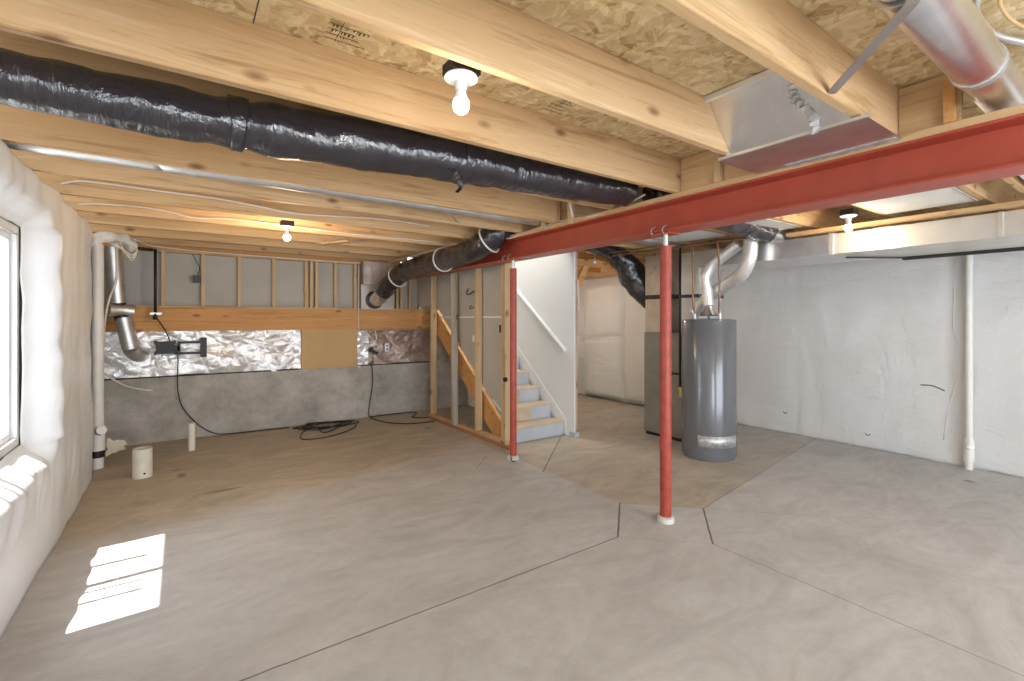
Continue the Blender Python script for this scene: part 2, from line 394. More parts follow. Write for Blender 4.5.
def snap(v, a):
    i = min(range(len(v)), key=lambda q: abs(v[q]-a)); v[i] = a
for q in (WY0, WY1): snap(ys, q)
for q in (WZ0, WZ1): snap(zs, q)
G = [[bm.verts.new((left_x(y, z), y, z)) for z in zs] for y in ys]
for i in range(len(ys)-1):
    for j in range(len(zs)-1):
        if ys[i] >= WY0-1e-4 and ys[i+1] <= WY1+1e-4 and zs[j] >= WZ0-1e-4 and zs[j+1] <= WZ1+1e-4: continue
        bm.faces.new([G[i][j], G[i+1][j], G[i+1][j+1], G[i][j+1]])
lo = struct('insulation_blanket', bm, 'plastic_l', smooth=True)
md = lo.modifiers.new('t', 'SOLIDIFY'); md.thickness = .004; md.offset = -1
del lo['kind']; tag(lo, 'glossy white plastic-wrapped insulation bags covering the left wall around the window', 'insulation')
# far wall
struct('wall_back', B(-1.0, 7.0, FAR, FAR+.22, 0, .80), 'concrete')
struct('wall_front', B(-1.0, 7.0, BK-.2, BK, 0, .15), 'concrete')
bm = newbm(); box(bm, -1.0, 7.0, BK-.2, BK, .15, .35); box(bm, -1.0, 7.0, BK-.2, BK, 2.32, OS)
for x0, x1 in ((-1.0, -1.0+.001), (.55, 1.65), (4.75, 7.0)): box(bm, x0, x1, BK-.2, BK, .35, 2.32)
struct('trim_2', bm, 'drywall_white')
struct('wall_right', B(RW, RW+.2, BK, 7.45, 0, 2.30), 'concrete')
# right wall blanket
def right_x(y, z):
    x = 6.50
    x += .020*fbm(Vector((y*.8, z*.9, 8.8)), 3)
    x += .022*abs(noise.noise(Vector((y*.9, z*2.2+y*.5, 2.7))))-.010+.012*(abs(noise.noise(Vector((y*2.1+z*1.5, z*4.6-y, 4.1))))-.35)
    x += .010*math.exp(-((z-1.12-.05*math.sin(y*1.3))/.014)**2)
    for s in (1.42, -.2, 2.9, 4.3): x += .008*math.exp(-((y-s)/.03)**2)
    if y > 4.35:                                   # fat bags near the far corner
        for c, wd in ((4.7, .95), (5.23, 1.04), (6.27, 1.04)):
            q = (y-c)/(wd/2)
            if abs(q) < 1:
                x -= .17*max(0, 1-abs(q)**2.6)**.5*(1 if z > (1.15 if y > 5.75 else 9) else .9)*smoothstep(0, .12, z)
        x += .07*math.exp(-((z-1.15+.03*math.sin(y*4))/.035)**2)*(1 if y > 5.75 else .15)
        x += .10*smoothstep(2.05, 2.28, z)
    x += .02*math.exp(-(z/.06)**2)*(.5+noise.noise(Vector((y*3, 0, 0))))
    return min(x, RW-.005)
bm = newbm(); ys = [BK+i*.035 for i in range(int((7.19-BK)/.035)+1)]; zs = [i*.035 for i in range(66)]
G = [[bm.verts.new((right_x(y, z), y, z+ (0.02*max(0, noise.noise(Vector((y*2.5, 3, 1)))) if j == 0 and y < 1.3 else 0.002))) for j, z in enumerate(zs)] for y in ys]
for i in range(len(ys)-1):
    for j in range(len(zs)-1): bm.faces.new([G[i][j], G[i][j+1], G[i+1][j+1], G[i+1][j]])
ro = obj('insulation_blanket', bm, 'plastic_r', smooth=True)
md = ro.modifiers.new('t', 'SOLIDIFY'); md.thickness = .004; md.offset = -1
tag(ro, 'grey-white quilted insulation blanket hung along the whole right wall', 'insulation')
bm = newbm(); box(bm, RW-.03, RW+.2, BK, 7.45, 2.30, OS); struct('trim_3', bm, 'wood_y')
bm = newbm(); box(bm, SX1+.06, RW-.03, FAR-.01, FAR+.2, 1.9, OS); struct('trim_4', bm, 'wood_orange')
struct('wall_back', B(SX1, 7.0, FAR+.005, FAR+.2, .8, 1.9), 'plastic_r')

# ================================================================= window in the left wall
wt = thing('window_1', 'white vinyl sliding window in the left wall', 'window'); del wt['label'], wt['category']; wt['kind'] = 'structure'
wt.location = (-.88, WY0, WZ0)
bm = newbm()
for y0, y1, z0, z1 in ((WY0, WY1, WZ0, WZ0+.05), (WY0, WY1, WZ1-.05, WZ1), (WY0, WY0+.05, WZ0+.05, WZ1-.05), (WY1-.05, WY1, WZ0+.05, WZ1-.05)): box(bm, -.93, -.835, y0, y1, z0, z1)
obj('window_frame', bm, 'vinyl', wt, bevel=.004)
for a, b_, x in ((WY0+.05, 3.53, -.905), (3.49, WY1-.05, -.875)):
    bm = newbm()
    for y0, y1, z0, z1 in ((a, b_, WZ0+.05, WZ0+.09), (a, b_, WZ1-.09, WZ1-.05), (a, a+.04, WZ0+.09, WZ1-.09), (b_-.04, b_, WZ0+.09, WZ1-.09)): box(bm, x-.014, x+.014, y0, y1, z0, z1)
    sh = obj('sash', bm, 'vinyl', wt, bevel=.003)
    obj('pane', B(x-.003, x+.003, a+.04, b_-.04, WZ0+.09, WZ1-.09), 'glass', wt)
# window well outside
bm = newbm()
for i in range(24):
    a0, a1 = PI*i/24, PI*(i+1)/24
    p = [(-1.0-.8*math.sin(a)+0*a, 3.55-.95*math.cos(a)) for a in (a0, a1)]
    vs = [bm.verts.new((q[0], q[1], z)) for q in p for z in (.4, 1.75)]
    bm.faces.new([vs[0], vs[1], vs[3], vs[2]])
bmesh.ops.remove_doubles(bm, verts=bm.verts, dist=1e-4)
ww = obj('window_well', bm, 'steel_white')
for yy, wd in ((2.90, .05), (3.30, .025), (3.76, .03), (3.42, .02)): obj('shade_bar', B(-1.75, -.92, yy-wd/2, yy+wd/2, 1.752, 1.77), 'steel_matte', ww)  # unseen bars added over the well to band the sun patch
ww.location = (0, 0, 0); md = ww.modifiers.new('t', 'SOLIDIFY'); md.thickness = .01
tag(ww, 'pale curved steel window well outside the left window', 'window well')
struct('ground', B(-9, -1.0, -6, 12, .30, .40), 'concrete')

# ================================================================= joists and subfloor framing
JY = [.835, 1.425, 2.065, 2.68, 3.365, 3.935, 4.56, 5.18, 5.80, 6.42, 6.98]
LBL = ['pine floor joist nearest the camera, crossed by the metal hanger strap',
 'broad pine floor joist carrying the near porcelain lamp box on its far side',
 'pine floor joist directly in front of the long black wrapped duct',
 'pine floor joist hidden directly behind the long black wrapped duct',
 'pine floor joist in front of the thin shiny round pipe',
 'pine floor joist just behind the thin shiny round pipe',
 'pine floor joist with the nearer white cable stapled along it',
 'pine floor joist just beyond the far bare bulb with the farther white cable',
 'pine floor joist third from the far wall',
 'pine floor joist second from the far wall',
 'pine floor joist closest to the far wall above the grey sheathing']
bm = newbm(); box(bm, 0, 3.82, -.02, .02, 0, OS-JB)
j0 = obj('floor_joist', bm, 'wood_x', bevel=.002); 
for i, (y, lb) in enumerate(zip(JY, LBL)):
    o = j0 if i == 0 else j0.copy()
    if i: COL.objects.link(o)
    o.location = (-.95, y, JB)
    tag(o, lb, 'joist', 'floor joists left of the red beam')
LR = ['pine joist beyond the red beam at the right edge of the photo',
 'pine joist beyond the red beam between the pale metal panels and the lit bulb',
 'pine joist beyond the red beam on the far side of the lit bulb',
 'pine joist beyond the red beam behind the dark wrapped duct over the vent pipes',
 'pine joist beyond the red beam above the nearer round column',
 'pine joist beyond the red beam above the furnace plenum',
 'pine joist beyond the red beam just before the stair opening']
bm = newbm(); box(bm, 0, 3.6, -.02, .02, 0, OS-JB); j1 = obj('floor_joist', bm, 'wood_x', bevel=.002)
for i, y in enumerate([.875, 1.48, 2.095, 2.725, 3.38, 3.98, 4.59-.02]):
    o = j1 if i == 0 else j1.copy()
    if i: COL.objects.link(o)
    o.location = (2.90, y, JB); tag(o, LR[i], 'joist', 'floor joists right of the red beam')
bm = newbm(); box(bm, 0, 2.4, -.02, .02, 0, OS-JB); j2 = obj('floor_joist', bm, 'wood_orange', bevel=.002)
for i, y in enumerate([5.2, 5.82, 6.44, 7.0]):
    o = j2 if i == 0 else j2.copy()
    if i: COL.objects.link(o)
    o.location = (SX1+.06, y, JB)
    tag(o, 'orange pine joist over the back room, %s beyond the white stair wall' % ('first','second','third','farthest')[i], 'joist', 'joists over the back room')
# beam plate and rim blocks
tag(obj('beam_plate', B(2.835, 3.045, -2.9, 7.15, 2.349, JB-.001), 'wood_y'), 'flat pine plate lying along the top of the red steel beam', 'lumber')
BL = [(-.4, .21, 'beside the shiny round duct at the right edge'), (.58, .814, 'between the nearest joist and the shiny round duct'), (1.446, 2.043, 'left of the sheet metal boot'), (4.585, 5.15, 'above the stud wall near the second post')]
for y0, y1, t in BL[1:3]:
    o = obj('blocking', B(2.862, 2.895, y0+.006, y1-.002, JB, OS-.012), 'wood_y', bevel=.002)
    tag(o, 'short pine block on the beam plate %s' % t, 'blocking', 'blocks on the beam plate')
o = obj('blocking', B(2.822, 2.860, 1.72, 1.765, JB, OS-.002), 'wood_z', bevel=.002); tag(o, 'upright pine cleat in front of the block left of the sheet metal boot', 'blocking')
o = obj('blocking', B(2.822, 2.860, .60, .64, JB, OS-.05), 'wood_orange', bevel=.002); tag(o, 'short orange cleat in front of the block beside the shiny round duct', 'blocking')
for y in (3.12, 3.5): 
    o = obj('blocking', B(2.80, 2.84, y, y+.04, JB-.04, OS-.002), 'wood_z', bevel=.002)
    tag(o, 'short upright pine cleat by the beam, %s the shiny thin pipe' % ('nearer than' if y < 3.3 else 'directly in front of'), 'blocking')

# ================================================================= red steel beam and columns
bm = newbm(); hw = .10; z0, z1 = 2.136, 2.348; tf = .012; tw = .005; xc = 2.94
prof = [(-hw,z0),(hw,z0),(hw,z0+tf),(tw,z0+tf+.006),(tw,z1-tf-.006),(hw,z1-tf),(hw,z1),(-hw,z1),(-hw,z1-tf),(-tw,z1-tf-.006),(-tw,z0+tf+.006),(-hw,z0+tf)]
prism(bm, [(xc+a, -2.9, c) for a, c in prof], (0, 10.05, 0))
beam = obj('steel_beam', bm, 'red', loc=(xc, 2, z0)); tag(beam, 'long red-primed steel beam running under the joists across the basement', 'beam')
def column(x, y, label, r=.041):
    t = thing('steel_post', label, 'post', (x, y, 0), 'red steel posts under the beam')
    lo = .03
    bm = newbm(); lathe(bm, [(r, lo), (r, 2.04)], (x, y, 0), 28); obj('shaft', bm, 'red_col', t, smooth='auto')
    bm = newbm(); lathe(bm, [(.016, 2.04), (.016, z0-.012)], (x, y, 0), 14); obj('jack_screw', bm, 'steel_matte', t, smooth='auto')
    bm = newbm(); box(bm, x-.07, x+.07, y-.075, y+.075, z0-.012, z0-.001)
    obj('cap_plate', bm, 'red', t, bevel=.002)
    bm = newbm(); lathe(bm, [(.062, 0.0), (.060, .035), (r+.002, .042)], (x, y, 0), 20); obj('base_collar', bm, 'collar', t, smooth='auto')
    for s in (-.05, .05):
        bm = newbm(); tube(bm, [(x-.09, y+s, z0-.016), (x-.107, y+s, z0+.005), (x-.10, y+s-.01, z0+.03), (x-.08, y+s-.02, z0+.04)], .005, seg=6)
        obj('beam_clip', bm, 'furnace', t, smooth=True)
    return t
column(2.94, 2.225, 'red round steel post standing on the diamond concrete pad')
column(2.90, 4.14, 'red round steel post at the end of the open stud wall by the stairs', .036)
# dark plastic tie at the base of the second post
bm = newbm(); tube(bm, [(2.845,4.10,.05),(2.83,4.08,.03),(2.835,4.06,.008),(2.87,4.05,.006)], .006, seg=6); tag(obj('cable_tie', bm, 'cord', smooth=True), 'loose black plastic tie curled at the foot of the post by the stairs', 'cable tie')

# ================================================================= ducts
# long black duct from the left wall over the beam to the trunk
path = [(-.78, 2.50, 2.395), (-.3, 2.50, 2.39), (.2, 2.49, 2.388), (.7, 2.48, 2.41), (1.2, 2.48, 2.435), (1.8, 2.48, 2.455), (2.3, 2.49, 2.475), (2.80, 2.49, 2.50)]
t = thing('wrapped_duct', 'long black plastic-wrapped duct hanging between the near joists', 'duct', (-.78, 2.42, 2.44))
obj('wrap', T(path, lambda u: (.092+.036*min(1, u*2.2))*(1-.10*math.exp(-((u-.30)/.012)**2)-.07*math.exp(-((u-.255)/.02)**2)+.05*math.exp(-((u-.335)/.02)**2)), seg=40, sub=26, crum=.07, cs=6), 'black', t, smooth=True)
for i, (x, y, z) in enumerate(((.20, 2.49, 2.388), (1.36, 2.48, 2.438))):
    bm = newbm(); tube(bm, [(x-.03, y, z), (x+.005, y, z+.002), (x+.035, y, z)], (.120, .133)[i], seg=30, sub=3, crum=.06, cs=14)
    obj('tape_band', bm, 'black', t, smooth=True)
bm = newbm(); bar(bm, (1.27, 2.39, 2.33), (1.30, 2.37, 2.25), .035, .003, (1,.3,0)); bar(bm, (1.30, 2.37, 2.25), (1.27, 2.37, 2.215), .03, .003, (1,.3,0)); obj('tape_tail', bm, 'black', t)
bm = newbm(); lathe(bm, [(.06, 0), (.06, .08)], (2.75, 2.48, 2.50), 20, 'x'); obj('collar', bm, 'steel_matte', t, smooth='auto')
# its continuation on the other side
t = thing('wrapped_duct', 'dark wrapped duct drooping beyond the beam above the water heater vents', 'duct', (3.1, 2.4, 2.49))
obj('wrap', T([(3.05, 2.42, 2.50), (3.5, 2.42, 2.49), (4.0, 2.43, 2.45), (4.45, 2.42, 2.40), (4.75, 2.40, 2.37)], .115, seg=28, sub=16, crum=.1, cs=9), 'black', t, smooth=True)
obj('elbow', T([(4.75, 2.40, 2.37), (4.85, 2.38, 2.365), (5.0, 2.36, 2.36), (5.12, 2.36, 2.31)], .09, seg=20, sub=5), 'steel', t, smooth=True)
# thin shiny pipe
t = thing('round_pipe', 'thin shiny round metal pipe running behind a joist to the beam', 'pipe', (-.55, 3.62, 2.44))
obj('pipe_run', T([(-.3, 3.60, 2.455), (.9, 3.60, 2.452), (2.1, 3.60, 2.448), (2.95, 3.61, 2.455)], .050, seg=20, sub=4), 'steel_matte', t, smooth=True)
obj('insulated_end', T([(-.80, 3.60, 2.462), (-.6, 3.60, 2.462), (-.1, 3.60, 2.455)], .054, seg=20, sub=10, crum=.12, cs=18), 'steel_matte', t, smooth=True)
obj('pipe_run', T([(2.95, 3.61, 2.465), (3.3, 3.61, 2.455), (4.2, 3.60, 2.44), (4.95, 3.55, 2.42)], .075, seg=24, sub=4), 'steel', t, smooth=True)
bm = newbm()
lathe(bm, [(.056, -.02), (.058, .02)], (.05, 3.6, 2.455), 20, 'x'); obj('joint_band', bm, 'steel_matte', t, smooth='auto')
bm = newbm(); bar(bm, (1.83, 3.54, 2.385), (2.12, 3.93, 2.40), .02, .004); tag(obj('brace_strap', bm, 'steel_matte'), 'thin grey metal strap slanting between joists under the thin shiny pipe', 'strap')
# second black duct along the beam to the far wall cap
t = thing('wrapped_duct', 'black wrapped duct beside the beam running down to the far wall cap', 'duct', (2.45, 7.1, 1.8))
p2 = [(2.44, 6.83, 1.90), (2.47, 6.62, 2.03), (2.55, 6.30, 2.16), (2.60, 5.9, 2.21), (2.63, 5.5, 2.225), (2.64, 5.0, 2.24), (2.645, 4.6, 2.26), (2.665, 4.36, 2.31), (2.72, 4.23, 2.385), (2.82, 4.20, 2.475), (2.95, 4.22, 2.51)]
obj('wrap', T(p2, .128, seg=30, sub=12, crum=.09, cs=8), 'black', t, smooth=True)
obj('end_elbow', T([(2.40, 7.13, 1.80), (2.405, 7.0, 1.80), (2.42, 6.9, 1.84), (2.44, 6.82, 1.905)], .105, seg=24, sub=4, rib=.002), 'steel', t, smooth=True)
for c, r_, dx in ((1, .145, 0), (4, .145, .02), (7, .15, 0)):
    a, b_ = Vector(p2[c]), Vector(p2[c+1]); mid = (a+b_)/2; d = (b_-a).normalized()
    q = Vector((0,0,1)).rotation_difference(d).to_matrix()
    bm = newbm(); tube(bm, [mid + q@Vector((r_*math.cos(u), r_*math.sin(u), 0)) for u in [i*2*PI/16 for i in range(17)]], .010, seg=6, sub=2, caps=False)
    obj('hanger_strap', bm, 'cable', t, smooth=True)
# cap on the far wall
t = thing('duct_boot', 'brownish sheet metal box on the far wall where the black duct ends', 'duct boot', (2.45, 7.15, 1.7))
bm = newbm(); box(bm, 2.20, 2.72, 7.02, 7.19, 2.02, 2.36); 
obj('hood_box', bm, 'foil_brown', t, bevel=.006)
obj('face_plate', B(2.20, 2.72, 7.13, 7.19, 1.65, 2.02), 'plenum_pale', t, bevel=.003)
bm = newbm(); lathe(bm, [(.135, 7.095), (.135, 7.13)], (2.40, 0, 1.79), 28, 'y'); obj('flange', bm, 'black_metal', t, smooth='auto')
# white cable draped on the beam end
bm = newbm(); tube(bm, [(2.50, 6.9, 2.34), (2.72, 4.55, 2.40), (2.80, 4.1, 2.345), (2.845, 3.9, 2.375), (2.85, 3.3, 2.40), (2.84, 2.9, 2.37), (2.845, 2.62, 2.37), (2.85, 2.5, 2.40), (2.86, 2.35, 2.44)], .007, seg=6)
tag(obj('electric_cable', bm, 'cable', smooth=True), 'pale cable lying wavily along the top edge of the red beam', 'cable')
bm = newbm(); tube(bm, [(2.60, 2.92, 2.62), (2.66, 2.98, 2.5), (2.74, 3.02, 2.375)], .008, seg=6)
tag(obj('electric_cable', bm, 'cable', smooth=True), 'pale cable hanging down to the beam just beyond the long black duct', 'cable')

# black duct beyond the stair wall dropping to the furnace
t = thing('wrapped_duct', 'black wrapped duct curving down to the furnace behind the posts', 'duct', (3.1, 4.25, 2.5))
obj('wrap', T([(3.04, 4.25, 2.50), (3.6, 4.28, 2.485), (4.2, 4.35, 2.47), (4.62, 4.42, 2.42), (4.92, 4.42, 2.30), (5.10, 4.38, 2.08), (5.2, 4.28, 1.86), (5.25, 4.16, 1.66)], lambda u: .115 if u < .5 else (.115+.085*math.sin((u-.5)*PI/.5) - .02*(u-.5)/.5), seg=28, sub=10, crum=.1, cs=7), 'black', t, smooth=True)

# sheet metal boot between the near joists
t = thing('duct_boot', 'shiny sheet metal boot between the two near joists, ending on the red beam', 'duct boot', (2.6, 1.15, 2.37))
bm = newbm()
prism(bm, [(2.18, .85, 2.625), (2.41, .85, 2.37), (2.413, .85, 2.372), (2.19, .85, 2.628)], (0, .565, 0)); obj('sloped_panel', bm, 'steel', t)
bm = newbm(); prism(bm, [(2.41, .79, 2.366), (2.86, .79, 2.366), (2.86, .79, 2.369), (2.41, .79, 2.369)], (0, .69, 0)); obj('bottom_panel', bm, 'boot_under', t)
bm = newbm(); bar(bm, (2.405, .78, 2.372), (2.405, 1.475, 2.372), .012, .014); obj('hem', bm, 'steel_matte', t)
bm = newbm(); box(bm, 2.775, 2.833, .80, 1.30, 2.360, 2.3655); obj('tape_strip', bm, 'label', t)
bm = newbm(); prism(bm, [(2.20, 1.405, 2.61), (2.40, 1.405, 2.378), (2.42, 1.405, 2.39), (2.25, 1.398, 2.61)], (0, .02, 0)); box(bm, 2.165, 2.19, .85, 1.41, 2.60, 2.625); obj('flange', bm, 'steel_white', t)
bm = newbm()
for i in range(9):
    a = i*.9; px, pz = 2.25+.0185*i, 2.557-.0206*i
    bar(bm, (px-.012, 1.02-.005*i, pz-.006), (px+.012, 1.03-.006*i+.02*math.sin(a), pz-.028), .035, .008, (0,.3,1))
obj('foil_tape', bm, 'label', t)
# shiny round duct top right
t = thing('round_duct', 'large shiny round metal duct crossing above the red beam at the right', 'duct', (1.2, .5, 2.5))
yc, zc = .476, 2.495
obj('barrel', T([(1.72, yc, zc), (2.3, yc, zc), (2.56, yc, zc)], .081, seg=40, sub=2), 'steel', t, smooth='auto')
obj('tail', T([(.9, yc-.005, zc), (1.35, yc-.003, zc), (1.70, yc, zc)], .070, seg=32, sub=2), 'steel', t, smooth='auto')
obj('outlet', T([(2.56, yc, zc), (3.5, yc, zc), (4.86, yc, 2.47)], .080, seg=32, sub=2), 'steel', t, smooth='auto')
bm = newbm(); tube(bm, [(2.545, yc, zc), (2.56, yc, zc)], .086, seg=32, sub=1); tube(bm, [(2.575, yc, zc), (2.585, yc, zc)], .085, seg=32, sub=1); obj('joint_bead', bm, 'steel_matte', t, smooth='auto')
t = thing('hanger_strap', 'folded galvanised strap holding the shiny round duct to the nearest joist', 'strap', (2.1, .8, 2.39))
bm = newbm(); bar(bm, (2.10, .812, 2.39), (1.72, .46, 2.405), .036, .003); bar(bm, (1.72, .46, 2.405), (1.52, .32, 2.46), .036, .003); obj('strap_band', bm, 'boot_under', t)
bm = newbm(); bar(bm, (2.098, .800, 2.40), (1.73, .455, 2.415), .004, .02); obj('strap_edge', bm, 'steel', t)
# cables at the far top right corner
for i, (pp, lb) in enumerate((([(2.26, .42, 2.62), (2.33, .442, 2.61), (2.45, .444, 2.605), (2.595, .434, 2.605), (2.755, .38, 2.605), (2.84, .34, 2.61)], 'grey cable stapled to the subfloor beside the shiny round duct'),)):
    bm = newbm(); tube(bm, pp, .014, seg=8); tag(obj('electric_cable', bm, 'steel_matte', smooth=True), lb, 'cable')
bm = newbm(); tube(bm, [(2.28, .37, 2.62), (2.37, .384, 2.615), (2.49, .382, 2.61), (2.64, .363, 2.615), (2.78, .33, 2.62)], .006, seg=8); tag(obj('electric_cable', bm, 'board_tan', smooth=True), 'thin tan cable on the subfloor in the top right corner', 'cable')

# ---------------------------------------------------------------- trunk duct, panning, plenums
t = thing('trunk_duct', 'long flat rectangular metal duct running along the right wall', 'duct', (5.3, 0, 2.1))
for y0, y1, m_ in ((-2.6, -.02, 'duct_cream'), (0.0, 1.88, 'duct_cream'), (1.91, 3.30, 'steel')):
    obj('duct_section', B(4.92, 5.72, y0, y1, 2.10, 2.285), m_, t, bevel=.004)
bm = newbm(); box(bm, 4.905, 5.735, 1.875, 1.915, 2.09, 2.295); obj('joint_collar', bm, 'steel_matte', t, bevel=.003)
obj('drive_cleat', B(4.905, 4.92, .78, .805, 2.10, 2.285), 'duct_cream', t)
obj('drive_cleat', B(4.915, 4.92, 1.50, 1.53, 2.10, 2.285), 'duct_cream', t)
obj('tape_strip', B(5.0, 5.05, .30, .62, 2.095, 2.10), 'label', t)
bm = newbm(); box(bm, 5.74, 5.80, -2.6, 1.60, 2.075, 2.11); bar(bm, (5.74, 1.55, 2.09), (5.2, 1.88, 2.088), .02, .012); tag(obj('duct_edge_strip', bm, 'dark'), 'dark flat strip running under the far edge of the rectangular trunk duct', 'strap')  # dark strip drawn where a dark gap follows the duct's far edge
# pale panning sheets between the joists
for i, (x0, x1, y0, y1, lb) in enumerate(((3.25, 4.85, .90, 1.455, 'pale metal panel closing the joist bay right of the lit bulb'), (3.6, 4.85, 2.12, 2.33, 'small bluish metal panel between joists just left of the lit bulb'), (3.1, 4.8, .34, .60, 'pale metal panel at the right edge under the beam'), (3.4, 4.75, 2.76, 3.35, 'wide blue-grey metal panel between joists above the water heater'))):
    t = thing('panning_panel', lb, 'panel', (x0, y0, JB), 'panning panels beyond the beam')
    obj('sheet', B(x0, x1, y0, y1, JB-.006, JB-.002), 'steel_white', t)
    bm = newbm(); box(bm, x0, x1, y0, y0+.014, JB-.012, JB-.006); box(bm, (x0+x1)/2, (x0+x1)/2+.012, y0, y1, JB-.009, JB-.006); obj('seam', bm, 'steel_matte', t)
t = thing('header_block', 'doubled pine header with a dark open end above the trunk duct at the far right', 'lumber', (4.3, .75, JB))
obj('board', B(3.95, 4.80, .640, .678, JB-.004, OS-.01), 'wood_x', t, bevel=.002)
obj('board', B(4.76, 4.80, .30, .638, JB-.004, OS-.01), 'wood_y', t, bevel=.002)
bm = newbm(); box(bm, 4.82, 4.90, -1.5, 2.25, 2.30, 2.335); tag(obj('wood_ledger', bm, 'wood_y', bevel=.003), 'long pine strip running along the top edge of the trunk duct', 'lumber')
# copper pipes
t = thing('copper_pipe', 'copper water pipe running along the joists above the water heater', 'pipe', (4.7, 3.5, 2.3))
obj('pipe_run', T([(4.60, 4.3, 2.325), (4.62, 3.6, 2.32), (4.66, 2.9, 2.32), (4.72, 2.3, 2.325)], .011, seg=8, sub=3), 'copper', t, smooth=True)
obj('branch', T([(4.65, 3.157, 2.35), (4.65, 3.157, 2.05), (4.65, 3.157, 1.8), (4.66, 3.157, 1.65), (4.68, 3.15, 1.55)], .011, seg=8, sub=4), 'copper', t, smooth=True)
obj('branch', T([(4.64, 2.86, 2.33), (4.66, 2.85, 2.05), (4.68, 2.86, 1.75), (4.70, 2.88, 1.52)], .011, seg=8, sub=4), 'copper', t, smooth=True)
bm = newbm(); tube(bm, [(4.5, 4.3, 2.35), (4.55, 3.5, 2.352), (4.6, 2.7, 2.352)], .008, seg=8); obj('pipe_run', bm, 'copper', t, smooth=True)
# furnace
t = thing('furnace', 'tall grey-brown furnace cabinet standing behind the near post', 'furnace', (5.3, 3.7, 0))
obj('cabinet', B(4.97, 5.62, 3.34, 4.10, .04, 1.33), 'furnace', t, bevel=.006)
obj('base_plinth', B(4.99, 5.60, 3.36, 4.08, 0, .04), 'black_metal', t)
obj('access_panel', B(4.962, 4.97, 3.36, 4.08, .42, 1.30), 'furnace', t, bevel=.002)
obj('lower_panel', B(4.962, 4.97, 3.36, 4.08, .08, .40), 'furnace', t, bevel=.002)
obj('label_sticker', B(4.958, 4.962, 3.50, 3.56, .55, .95), 'yellow', t)
t = thing('plenum', 'brownish metal box on the furnace with a black taped seam', 'duct box', (5.2, 3.9, 1.33))
obj('box_lower', B(4.98, 5.5, 3.70, 4.09, 1.335, 1.76), 'plenum', t, bevel=.004)
obj('box_upper', B(4.98, 5.5, 3.70, 4.09, 1.80, 2.32), 'plenum', t, bevel=.004)
obj('tape_band', B(4.973, 5.507, 3.693, 4.097, 1.755, 1.81), 'black', t)
bm = newbm(); bar(bm, (4.972, 4.06, 2.05), (4.972, 3.76, 2.28), .03, .004, (1,0,0)); obj('tape_strip', bm, 'label', t)
t = thing('plenum', 'shiny steel box duct rising behind the water heater to the trunk', 'duct box', (5.2, 3.45, 1.33))
obj('box_lower', B(4.99, 5.5, 3.34, 3.57, 1.335, 1.76), 'steel_matte', t, bevel=.004)
obj('box_upper', B(4.99, 5.5, 3.315, 3.57, 1.79, 2.30), 'steel', t, bevel=.004)
obj('tape_band', B(4.983, 5.507, 3.31, 3.577, 1.755, 1.795), 'black', t)
t = thing('gas_pipe', 'black vertical gas pipe with a valve beside the water heater', 'pipe', (4.80, 3.43, .7))
obj('riser', T([(4.80, 3.43, .78), (4.80, 3.43, 2.36)], .014, seg=10, sub=1), 'black_metal', t, smooth=True)
bm = newbm(); tube(bm, [(4.80, 3.56, .85), (4.80, 3.43, .85)], .012, seg=8, sub=1); tube(bm, [(4.80, 3.43, .78), (4.80, 3.43, .70)], .016, seg=10, sub=1); obj('tee', bm, 'black_metal', t, smooth=True)
bm = newbm(); tube(bm, [(4.80, 3.56, .88), (4.80, 3.56, .82)], .02, seg=10, sub=1); bar(bm, (4.78, 3.56, .88), (4.74, 3.6, .90), .015, .006); obj('valve', bm, 'black_metal', t, smooth=False)

# water heater
hx, hy = 4.75, 3.03
t = thing('water_heater', 'tall grey cylindrical water heater beside the furnace', 'water heater', (hx, hy, 0))
bm = newbm(); lathe(bm, [(.262, 0), (.262, .03), (.280, .032), (.280, 1.475), (.270, 1.495), (.12, 1.505)], (hx, hy, 0), 64); obj('tank', bm, 'heater', t, smooth='auto')
for zz in (.055, 1.455): bm = newbm(); lathe(bm, [(.2812, zz), (.2812, zz+.005)], (hx, hy, 0), 64); obj('rim_band', bm, 'heater', t, smooth='auto')
bm = newbm()
an0, an1 = math.radians(190), math.radians(284)
n = 20; ra = .284
va_ = [[bm.verts.new((hx+ra*math.cos(an0+(an1-an0)*i/n), hy+ra*math.sin(an0+(an1-an0)*i/n), z)) for z in (.15, .27)] for i in range(n+1)]
for i in range(n): bm.faces.new([va_[i][0], va_[i+1][0], va_[i+1][1], va_[i][1]])
lb = obj('wrap_label', bm, 'label', t, smooth=True); md = lb.modifiers.new('t', 'SOLIDIFY'); md.thickness = .002
bm = newbm()
for i in range(4):
    a = i*PI/2+.5; bar(bm, (hx+.09*math.cos(a), hy+.09*math.sin(a), 1.50), (hx+.05*math.cos(a), hy+.05*math.sin(a), 1.60), .015, .004)
lathe(bm, [(.085, 1.535), (.10, 1.545), (.055, 1.62), (.05, 1.66)], (hx, hy, 0), 24); obj('draft_hood', bm, 'steel', t, smooth='auto')
for dx, dy in ((-.08, .12), (-.06, -.17)):
  bm = newbm(); tube(bm, [(hx+dx, hy+dy, 1.49), (hx+dx, hy+dy, 1.56)], .018, seg=10, sub=1)
  obj('nipple', bm, 'steel_matte', t, smooth='auto')
t = thing('flexible_vent', 'ribbed aluminium vent rising from the water heater and bending to the right', 'vent pipe', (hx, hy, 1.62))
obj('hose', T([(4.75, 3.03, 1.64), (4.745, 3.045, 1.80), (4.72, 3.05, 1.96), (4.74, 2.99, 2.08), (4.76, 2.88, 2.17), (4.77, 2.77, 2.24), (4.77, 2.70, 2.29)], .058, seg=24, sub=9, rib=.004), 'flex', t, smooth=True)
t = thing('flexible_vent', 'ribbed aluminium vent curving up behind the first one to the trunk', 'vent pipe', (5.0, 3.3, 1.6))
